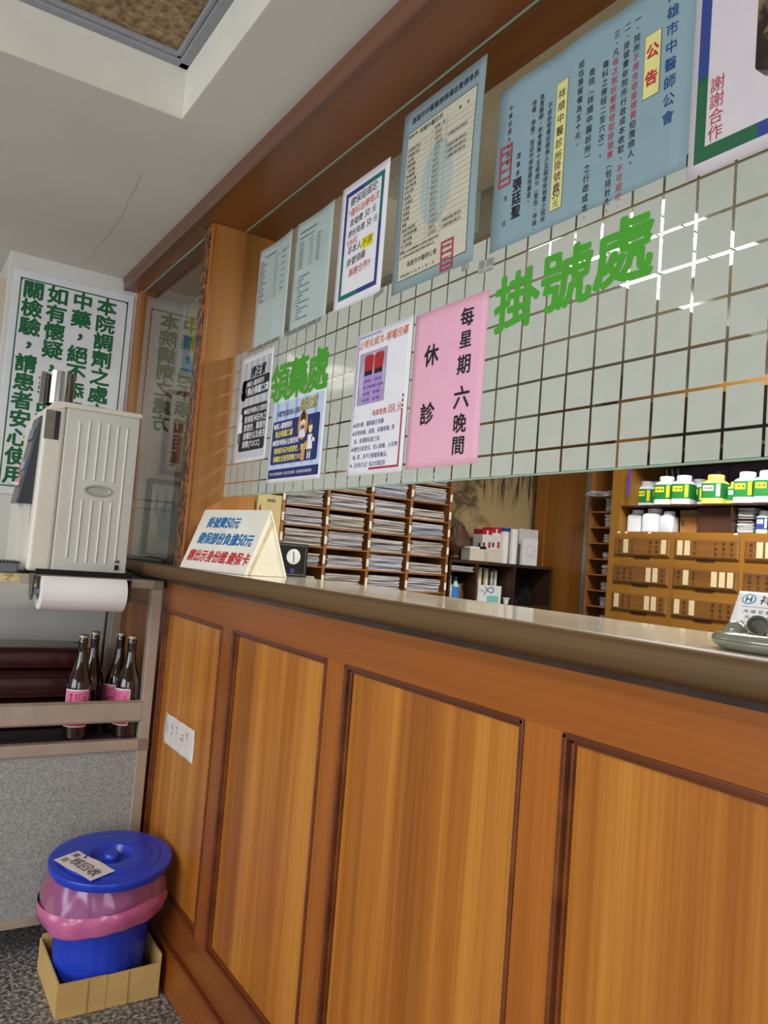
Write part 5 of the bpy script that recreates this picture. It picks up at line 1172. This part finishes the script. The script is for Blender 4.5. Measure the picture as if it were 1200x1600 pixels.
for i, (c_, nm_) in enumerate(zip(bcol, bl)):
    w_ = rnd.uniform(.010, .017); hh = rnd.uniform(.150, .178)
    t = thing('book', '%s spined book standing in the middle bookcase bay, number %s along from the divider' % (nm_, ['one', 'two', 'three', 'four', 'five', 'six', 'seven', 'eight', 'nine', 'ten', 'eleven'][i]), 'book', (-2.96, y, 1.014), group='books in the bookcase')
    t['label'] = '%s spined book in the row behind the ribbon box, middle bookcase bay' % nm_
    box('cover', ink(c_), t, -3.06, -2.93, y, y + w_, 1.0145, 1.0145 + hh, bevel=.001)
    box('pages', ink((226, 220, 206)), t, -3.058, -2.934, y + .0015, y + w_ - .0015, 1.0145 + hh + .0002, 1.0145 + hh + .0008)
    y += w_ + .0006
t = thing('ribbon_box', 'white carton with blue looped ribbon print and teal patch', 'box', (-2.88, 2.45, 1.014))
box('carton_body', plain('ribbon_card', (222, 226, 226), rough=.4), t, -2.915, -2.856, 2.384, 2.528, 1.0145, 1.100, bevel=.001)
q = MB()
pts = [(2.420 + .00, 1.055), (2.445, 1.085), (2.462, 1.092), (2.478, 1.086), (2.478, 1.072), (2.462, 1.066), (2.445, 1.075), (2.425, 1.092)]
for a, b in zip(pts, pts[1:]): q.tube([(-2.8555, a[0], a[1]), (-2.8555, b[0], b[1])], .0022, 6)
q.build('ribbon_print', ink((50, 96, 170)), t)
box('teal_patch', ink((120, 196, 186)), t, -2.8559, -2.8552, 2.44, 2.51, 1.022, 1.052)
I = Ink(.0002); I.h('Trial', .0, .0, .014, (70, 90, 130)); 
for rgb, mb in I.m.items(): mb.v = [(-2.8552, 2.390 + x, 1.075 + y) for x, y, z in mb.v]; mb.build('lettering', ink(rgb), t)
t = thing('shopping_bag', 'black plastic bag slumped in the right bookcase bay', 'bag', (-2.93, 2.72, 1.014))
MB().loft([(1.0145, .05, .07, 3), (1.04, .055, .085, 3), (1.07, .045, .06, 2.4, .0, .02), (1.095, .03, .035, 2, 0, .03), (1.11, .01, .015, 2, 0, .035)], n=28, cx=-2.93, cy=2.715).build('bag_body', plain('black_bag', (22, 22, 26), var=.3, scale=30, rough=.25, bump=.6, bscale=50), t, smooth=True)
t = thing('paper_cup', 'small white lidded cup beside the black bag', 'cup', (-2.875, 2.575, 1.014))
MB().loft([(1.0145, .012, .012, 2), (1.040, .016, .016, 2), (1.041, .019, .019, 2), (1.046, .018, .018, 2)], n=24, cx=-2.873, cy=2.575).build('cup_body', M_white, t, smooth=True)

# back of the office: sliding door, its post, aluminium strip
struct(box('trim_3', wood('jamb_wood', [(130, 78, 28), (148, 90, 34), (160, 102, 42)], 'z', bands=7), None, -3.035, -2.966, 2.885, 2.96, 0, 2.289))
M_door = wood('door_wood', [(132, 82, 26), (148, 94, 32), (162, 106, 42)], 'z', bands=5)
struct(box('door_1', M_door, None, -2.9655, -2.693, 2.902, 2.94, 0.005, 2.2))
struct(box('trim_4', plain('door_aluminium', (176, 178, 170), rough=.35, metal=.4), None, -2.6925, -2.668, 2.89, 2.93, 0, 2.289))
struct(box('wall_office_partition', M_dkw, None, -2.9655, -2.56, 2.945, 2.965, 0, 2.289))
struct(box('trim_5', M_door, None, -2.9655, -2.693, 2.902, 2.94, 2.201, 2.289))

# narrow pigeonhole unit
nu = thing('narrow_pigeonhole', 'narrow dark pigeonhole unit between the aluminium strip and the drawer cabinet', 'shelf', (-2.46, 2.86, 0))
UX0, UX1, UY = -2.565, -2.368, 2.78
box('side_board', M_shelf, nu, UX0, UX0 + .010, UY, 2.94, 0, 1.95); box('side_board', M_shelf, nu, UX1 - .010, UX1, UY, 2.94, 0, 1.95); box('back_board', M_shelf, nu, UX0 + .01, UX1 - .01, 2.93, 2.94, 0, 1.95)
zn = [0.900 + 0.0727 * i for i in range(10)]
for z in zn[:9]: box('shelf_board', M_shelf, nu, UX0 + .0102, UX1 - .0102, UY + .002, 2.9298, z - .003, z + .003)
for k in range(1, 9):
    z0 = zn[k] + .0034; hf = [.6, .5, .62, .55, .7, .45, .6, .95, .9][k]
    t = thing('chart_stack', 'small chart stack in the narrow unit, %s bay up from the counter line' % ['', 'lowest', 'first', 'second', 'third', 'fourth', 'fifth', 'sixth', 'topmost'][k], 'paper stack', (-2.42, 2.85, z0), group='chart stacks in the narrow unit')
    layers(-2.482, UX1 - .014, UY + .010, 2.92, z0, z0 + .066 * hf, rnd, False).build('chart', M_chart[k % 3], t)
t = thing('paper_sheaf', 'loose sheaf of large papers sticking out of the narrow unit', 'paper stack', (-2.47, 2.8, 1.53))
q = MB()
for i in range(6): q.grid(-2.548 + .002 * i, -2.383, 2.725 + .004 * i, 2.925, 6, 4, (lambda i: lambda x, y: 1.5595 + .004 * i - .004 * math.sin(30 * x) - max(0, (2.80 - y)) * .10)(i))
q.build('sheets', M_chart[0], t, solid=.0015)
box('support_board', M_shelf, t, UX0 + .0102, UX1 - .0102, UY + .002, 2.9298, 1.546, 1.550)

# herb drawer cabinet
cb = thing('herb_cabinet', 'brown medicine cabinet with labelled herb drawers and open shelves above', 'cabinet', (-1.75, 2.88, 0))
CX0, CX1, CY0, CY1 = -2.364, -1.06, 2.70, 3.06
M_cabx = wood('cabinet_rail_wood', [(122, 82, 24), (138, 94, 30), (150, 104, 38)], 'x', bands=6, fine=50)
box('end_panel', M_cab, cb, CX0, CX0 + .05, CY0, CY1, 0, 1.98); box('end_panel', M_cab, cb, CX1 - .05, CX1, CY0, CY1, 0, 1.98)
box('back_board', M_dkw, cb, CX0 + .05, CX1 - .05, CY1 - .012, CY1, 0, 1.98)
box('top_board', M_cabx, cb, CX0 + .05, CX1 - .05, CY0, CY1 - .012, 1.372, 1.3865); box('shelf_board', M_dkw, cb, CX0 + .05, CX1 - .05, CY0 + .004, CY1 - .012, 1.4935, 1.5005)
box('cornice', M_cabx, cb, CX0 + .05, CX1 - .05, CY0, CY1 - .012, 1.94, 1.98); box('shelf_board', M_dkw, cb, CX0 + .05, CX1 - .05, CY0 + .004, CY1 - .012, 1.72, 1.732)
box('cubby_divider', M_dkw, cb, -1.7875, -1.7825, CY0 + .01, CY1 - .012, 1.3865, 1.4935)
dxs = [-2.325 + .305 * i for i in range(5)]; DW = .283; DH = .081; dzt = [1.363 - .1175 * i for i in range(11)]
CXa, CXb = CX0 + .05, CX1 - .05
q = MB()
for i, zt_ in enumerate(dzt): q.box(CXa, CXb, CY0, CY0 + .02, (zt_ - DH) - (.1175 - DH) if i < 10 else 0.0, zt_ - DH)
q.box(CXa, CXb, CY0, CY0 + .02, dzt[0], 1.372); q.build('rail', M_cabx, cb)
q = MB()
for x in dxs[1:4]: q.box(x - .022, x, CY0 - .0005, CY0 + .02, 0.1, dzt[0] + .001)
q.build('stile', M_cab, cb)
q = MB(); q.box(CXa, CXb, CY0 + .03, CY1 - .013, .02, 1.371); q.build('carcass', M_dkw, cb)
herbs = {(0, 0): [('雞內金', 'b', '川貝母'), ('備大黃', '檳榔香', 'b')], (0, 1): [('b', 'b', '天門冬'), ('介麻黃', '旋覆花', '蘇百合')], (0, 2): [('青附子', 'b', 'b'), ()],
         (1, 0): [('大腹皮', '黃柿蒂', '山茱萸'), ('b', 'b', '牛膝草')], (1, 1): [('楊青仁', 'b', '青葙子'), ('b', 'b', 'b')], (1, 2): [('甘菊花', '粉大花', '桔梗根'), ()],
         (2, 0): [('b', '金櫻子', '紅枝核'), ('b', 'b', '地榆炭')], (2, 1): [('b', '覆前胡', 'b'), ('黃蘭桔', '白前杏', '粉葛枝')], (2, 2): [('b', '石斛草', 'b'), ()]}
M_pl = plain('label_plate', (206, 188, 150), var=.05, scale=60, rough=.4)
def drawer(r_, c_):
    x0 = dxs[c_]; x1 = x0 + DW; z1 = dzt[r_]; z0 = z1 - DH
    cxm = x0 + DW / 2
    d_ = MB(); y1_, y0_ = CY0 + .010, CY0 - .009; e_ = .008
    b0 = [(x0, y1_, z0), (x1, y1_, z0), (x1, y1_, z1), (x0, y1_, z1)]
    b1 = [(x0, y0_ + .004, z0), (x1, y0_ + .004, z0), (x1, y0_ + .004, z1), (x0, y0_ + .004, z1)]
    b2 = [(x0 + e_, y0_, z0 + e_), (x1 - e_, y0_, z0 + e_), (x1 - e_, y0_, z1 - e_), (x0 + e_, y0_, z1 - e_)]
    d_.v = b0 + b1 + b2
    for a, b in ((0, 4), (4, 8)):
        for i in range(4): j = (i + 1) % 4; d_.f.append((a + i, a + j, b + j, b + i))
    d_.f += [(3, 2, 1, 0), (8, 9, 10, 11)]
    o = d_.build('drawer', M_drawer, cb)
    # finger pull: a dark plate on the rail below, painted as the hollow's shade
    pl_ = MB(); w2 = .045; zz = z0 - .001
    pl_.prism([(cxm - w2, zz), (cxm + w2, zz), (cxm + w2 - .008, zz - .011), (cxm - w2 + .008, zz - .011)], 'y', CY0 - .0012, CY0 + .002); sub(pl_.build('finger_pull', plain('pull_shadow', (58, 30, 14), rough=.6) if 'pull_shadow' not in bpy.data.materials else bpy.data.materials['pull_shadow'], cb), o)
    hb = herbs.get((r_, c_))
    if hb:
        I = Ink(0); bx_ = x0 + .028
        for side, g in enumerate(hb):
            gx = bx_ if side == 0 else x1 - .028 - .034 * (len(g) - 1)
            for i, s_ in enumerate(g):
                x = gx + .034 * i
                if s_ == 'b':
                    q = MB(); q.box(x - .0125, x + .0125, y0_ - .002, y0_ - .0002, z0 + .012, z1 - .010); sub(q.build('label_plate', M_pl, cb, bevel=.003), o)
                else: I.v(s_, x, z1 - .021, .0150, (30, 16, 10), bold=.010, pitch=1.32)
        for rgb, mb in I.m.items(): mb.v = [(x, y0_ - .0006 - z, y) for x, y, z in mb.v]; sub(mb.build('herb_names', ink(rgb), cb), o)
for r_ in range(10):
    for c_ in range(4): drawer(r_, c_)
q = MB()
for x in (-2.312, -2.272, -2.150, -1.757): q.box(x - .007, x + .007, CY0 - .0008, CY0 - .0001, 1.379, 1.386)
q.build('shelf_tag', M_tagw, cb)

# herb bottles
def herb_bottle(x, y, z, hw, h_, body, lab, lab2, label, group='herb powder bottles on the cabinet shelf', lt='科學中藥', cap=None, rz=0.12, small=False):
    t = thing('herb_bottle', label, 'bottle', (x, y, z), Matrix.Rotation(rz, 3, 'Z'), group)
    zt0 = h_
    MB().loft([(0, hw * .93, hw * .93, 5), (.003, hw, hw, 6), (h_ * .66, hw, hw, 6), (h_ * .74, hw * .96, hw * .96, 5), (h_ * .80, hw * .80, hw * .80, 3), (h_ * .83, hw * .68, hw * .68, 2)], n=40).build('bottle_body', body, t, local=True, smooth=True)
    MB().loft([(h_ * .825, hw * .72, hw * .72, 2), (h_ * .84, hw * .75, hw * .75, 2), (h_ * .97, hw * .75, hw * .75, 2), (h_, hw * .70, hw * .70, 2)], n=36).build('cap', cap or body, t, local=True, smooth=True)
    if lab:
        l_ = MB().loft([(h_ * .20, hw * 1.006, hw * 1.006, 6), (h_ * .70, hw * 1.006, hw * 1.006, 6)], n=40, cap=False).build('label', ink(lab), t, local=True, smooth=True)
        q = MB(); q.box(-hw * .72, hw * .30, -hw * 1.022, -hw * 1.0075, h_ * .44, h_ * .62); sub(q.build('label_field', ink(lab2), t, local=True), l_)
        q = MB(); q.box(hw * .55, hw * .93, -hw * 1.022, -hw * 1.0075, h_ * .25, h_ * .66); sub(q.build('label_side', ink(lab2 if lab2[0] > 200 and lab2[2] < 100 else (226, 230, 214)), t, local=True), l_)
        I = Ink(0); I.h(lt, -hw * .66, h_ * .53, hw * .22, K, bold=.02); I.h('▪▪▪', -hw * .6, h_ * .34, hw * .16, (236, 240, 236)) if False else None
        for rgb, mb in I.m.items(): mb.v = [(a, -hw * 1.026 - c2_, b) for a, b, c2_ in mb.v]; sub(mb.build('label_lettering', ink(rgb), t, local=True), l_)
    return t
M_bw = plain('bottle_white', (226, 228, 236), var=.02, rough=.3); M_by = plain('bottle_yellow', (226, 222, 110), var=.03, rough=.3)
GRN, YEL = (20, 122, 52), (232, 224, 40)
zsf = 1.5008
proto = herb_bottle(-2.120, 2.755, zsf, .0400, .123, M_bw, GRN, YEL, 'white herb bottle, green and yellow label, left of the middle white pair')
def place(x, y, label, rz=.12):
    c = copy_tree(proto); c.matrix_world = Matrix.Translation((x, y, zsf)) @ Matrix.Rotation(rz, 4, 'Z'); c['label'] = label; return c
place(-2.034, 2.753, 'white herb bottle, green and yellow label, right of the middle white pair', .2)
place(-1.755, 2.756, 'white green-labelled herb bottle just right of the small yellow bottle', .1)
place(-1.671, 2.752, 'white green-labelled herb bottle at the far right edge of view', .14)
place(-2.36 + .035, 2.80 + .06, 'white herb bottle at left end of the shelf behind the violet strip', .1).location.x = -2.262 * 2.80 / 2.70 + .045
place(-2.255, 2.885, 'white herb bottle in back row between violet strip and middle pair', -.2)
place(-2.045, 2.875, 'white herb bottle in back row between the white pair and yellow bottle', .1)
herb_bottle(-1.890, 2.757, zsf, .0430, .119, M_by, GRN, (222, 230, 224), 'large yellow herb bottle with green label and white field', lt='祛風濕散')
herb_bottle(-1.828 , 2.80, zsf, .030, .094, M_by, GRN, (222, 230, 224), 'small yellow herb bottle beside the large yellow one', lt='散', rz=.3)
t = thing('plastic_strip', 'violet plastic strip hanging in front of the leftmost herb bottle', 'strip', (-2.275, 2.70, 1.55), None)
MB().prism([(-2.288, 1.541), (-2.283, 1.536), (-2.276, 1.541), (-2.274, 1.66), (-2.284, 1.66)], 'y', 2.705, 2.709).build('strip', ink((92, 60, 176)), t)
# lower cubby
for i, (x, hw, h_, lb_, y) in enumerate(((-2.270, .036, .099, 'plain white square bottle at left end of the lower cubby', 2.77), (-2.178, .042, .103, 'largest plain white square bottle in the lower cubby', 2.765), (-2.098, .031, .090, 'short plain white square bottle next to the kraft box', 2.755))):
    herb_bottle(x, y, 1.3870, hw, h_, M_bw, None, None, lb_, group='plain white bottles in the lower cubby', rz=.1)
t = thing('kraft_box', 'kraft brown box with dark printing in the lower cubby', 'box', (-2.02, 2.80, 1.387))
box('carton_body', plain('kraft', (176, 122, 62), rough=.7), t, -2.060, -1.981, 2.775, 2.85, 1.387, 1.455, bevel=.001); box('upper_carton', plain('olive_card', (120, 104, 62), rough=.7), t, -2.066, -1.975, 2.78, 2.86, 1.4555, 1.485)
I = Ink(0); I.v('祥順', -2.046, 1.437, .013, (50, 36, 24), bold=.02); I.rect(-2.024, -1.996, 1.402, 1.403, (110, 80, 50)); I.rect(-2.024, -2.023, 1.39, 1.43, (110, 80, 50))
for rgb, mb in I.m.items(): mb.v = [(a, 2.7745 - c_, b) for a, b, c_ in mb.v]; mb.build('lettering', ink(rgb), t)
t = thing('white_carton', 'thin white carton edge beside the kraft box', 'box', (-1.967, 2.80, 1.387)); box('carton_body', M_white, t, -1.9745, -1.959, 2.77, 2.86, 1.387, 1.437)
t = thing('chocolate_box', 'left dark brown box filling the lower cubby', 'box', (-1.92, 2.80, 1.387)); box('carton_body', plain('brown_card', (74, 44, 30), rough=.5), t, -1.957, -1.8905, 2.745, 2.86, 1.387, 1.490)
t = thing('chocolate_box', 'right dark brown box against the cubby divider', 'box', (-1.84, 2.80, 1.387)); box('carton_body', plain('brown_card2', (70, 42, 30), rough=.5), t, -1.8892, -1.7895, 2.745, 2.86, 1.387, 1.490)
for z0, z1, lb_ in ((1.3870, 1.4385, 'lower stack of charts in the cubby beside the small bottles'), (1.4455, 1.487, 'upper stack of charts in the cubby beside the small bottles')):
    t = thing('chart_stack', lb_, 'paper stack', (-1.745, 2.8, z0), group='chart stacks in the cabinet'); layers(-1.780, -1.712, 2.735, 2.86, z0, z1, rnd, False).build('chart', M_chart[0], t)
    if z0 > 1.4: box('ledge', M_dkw, t, -1.782, -1.70, 2.73, 2.86, 1.4415, 1.4445)
M_gw = plain('bottle_mint', (186, 220, 190), rough=.3)
for x, lb_ in ((-1.684, 'small white capped bottle with green side and blue label'), (-1.634, 'second small blue-labelled bottle, at the right edge of view')):
    t = herb_bottle(x, 2.760, 1.387, .0225, .088, M_gw, (40, 56, 140), (196, 206, 226), lb_, group='small bottles in the cubby', cap=M_white, lt='中藥')
# back of the upper shelf
t = thing('gift_box', 'dark violet box with pale characters behind the herb bottles', 'box', (-2.03, 2.96, 1.5))
box('carton_body', plain('violet_card', (58, 44, 66), var=.3, scale=20, rough=.4), t, -2.18, -1.955, 2.935, 3.03, 1.5008, 1.69)
I = Ink(0); I.v('之壇', -2.00, 1.655, .026, (190, 186, 196), bold=0.0)
for rgb, mb in I.m.items(): mb.v = [(a, 2.9345 - c_, b) for a, b, c_ in mb.v]; mb.build('lettering', ink(rgb), t)
t = thing('gift_box', 'second dark violet box, right of the first behind the bottles', 'box', (-1.85, 2.96, 1.5)); box('carton_body', bpy.data.materials['violet_card'], t, -1.953, -1.76, 2.935, 3.03, 1.5008, 1.69)
t = thing('gift_bag', 'dark bag with grey chevrons behind the left herb bottles', 'bag', (-2.3, 2.98, 1.5))
box('bag_body', ink((40, 36, 34)), t, -2.31, -2.185, 2.98, 3.03, 1.5008, 1.70)
q = MB()
for i in range(4): q.prism([(-2.305 + .03 * i, 1.695), (-2.293 + .03 * i, 1.695), (-2.283 + .03 * i, 1.62), (-2.289 + .03 * i, 1.60)], 'y', 2.9785, 2.9795)
q.build('chevron', ink((170, 168, 170)), t)

# framed certificates on the office wall behind the side pane
def cert(y0, y1, z0, z1, fr_, paper, label, art):
    t = thing('certificate_frame', label, 'picture frame', (-3.0995, y0, z0), FACE_X)
    W_, H_ = y1 - y0, z1 - z0; e_ = .018
    MB().box(0, W_, 0, e_, 0, .016).box(0, W_, H_ - e_, H_, 0, .016).box(0, e_, e_, H_ - e_, 0, .016).box(W_ - e_, W_, e_, H_ - e_, 0, .016).build('frame', ink(fr_), t, local=True)
    MB().box(e_, W_ - e_, e_, H_ - e_, 0.001, .006).build('mount', ink(paper), t, local=True)
    I = Ink(.0064); art(I, W_, H_); I.done(t, 'printing')
def a1(I, W_, H_):
    I.z = .0064; I.ell(W_ * .42, H_ * .48, .05, .085, (150, 168, 190)); I.z = .0068
    for i in range(6): I.v('感謝狀醫師證書', W_ * .18 + i * .034, H_ * .82, .013, (50, 60, 90))
    I.ell(W_ * .72, H_ * .86, .016, .016, (50, 90, 150))
def a2(I, W_, H_):
    I.rect(.04, .075, .05, H_ * .62, (170, 60, 60)); I.z = .0068
    for i in range(4): I.v('當選證書中醫', .10 + i * .035, H_ * .85, .016, (70, 60, 60))
def a3(I, W_, H_):
    I.rect(.022, W_ - .022, .022, H_ * .55, (84, 150, 190)); I.rect(.022, W_ - .022, H_ * .55, H_ - .022, (196, 196, 120)); I.z = .0068
    I.ell(W_ * .35, H_ * .4, .03, .06, (206, 196, 60)); I.ell(W_ * .6, H_ * .3, .025, .05, (60, 120, 70)); I.h('飲食健康', .04, H_ * .8, .03, (200, 90, 50))
cert(0.862, 1.10, 1.118, 1.430, (30, 28, 30), (206, 204, 186), 'black framed certificate low on the wall seen through the side pane', a1)
cert(0.905, 1.12, 1.452, 1.795, (110, 50, 40), (200, 190, 170), 'red brown framed certificate above the black framed one', a2)
cert(0.930, 1.15, 1.858, 2.16, (190, 194, 190), (200, 200, 150), 'colourful framed poster topmost on the wall behind the side pane', a3)
SC.cycles.use_denoising = True
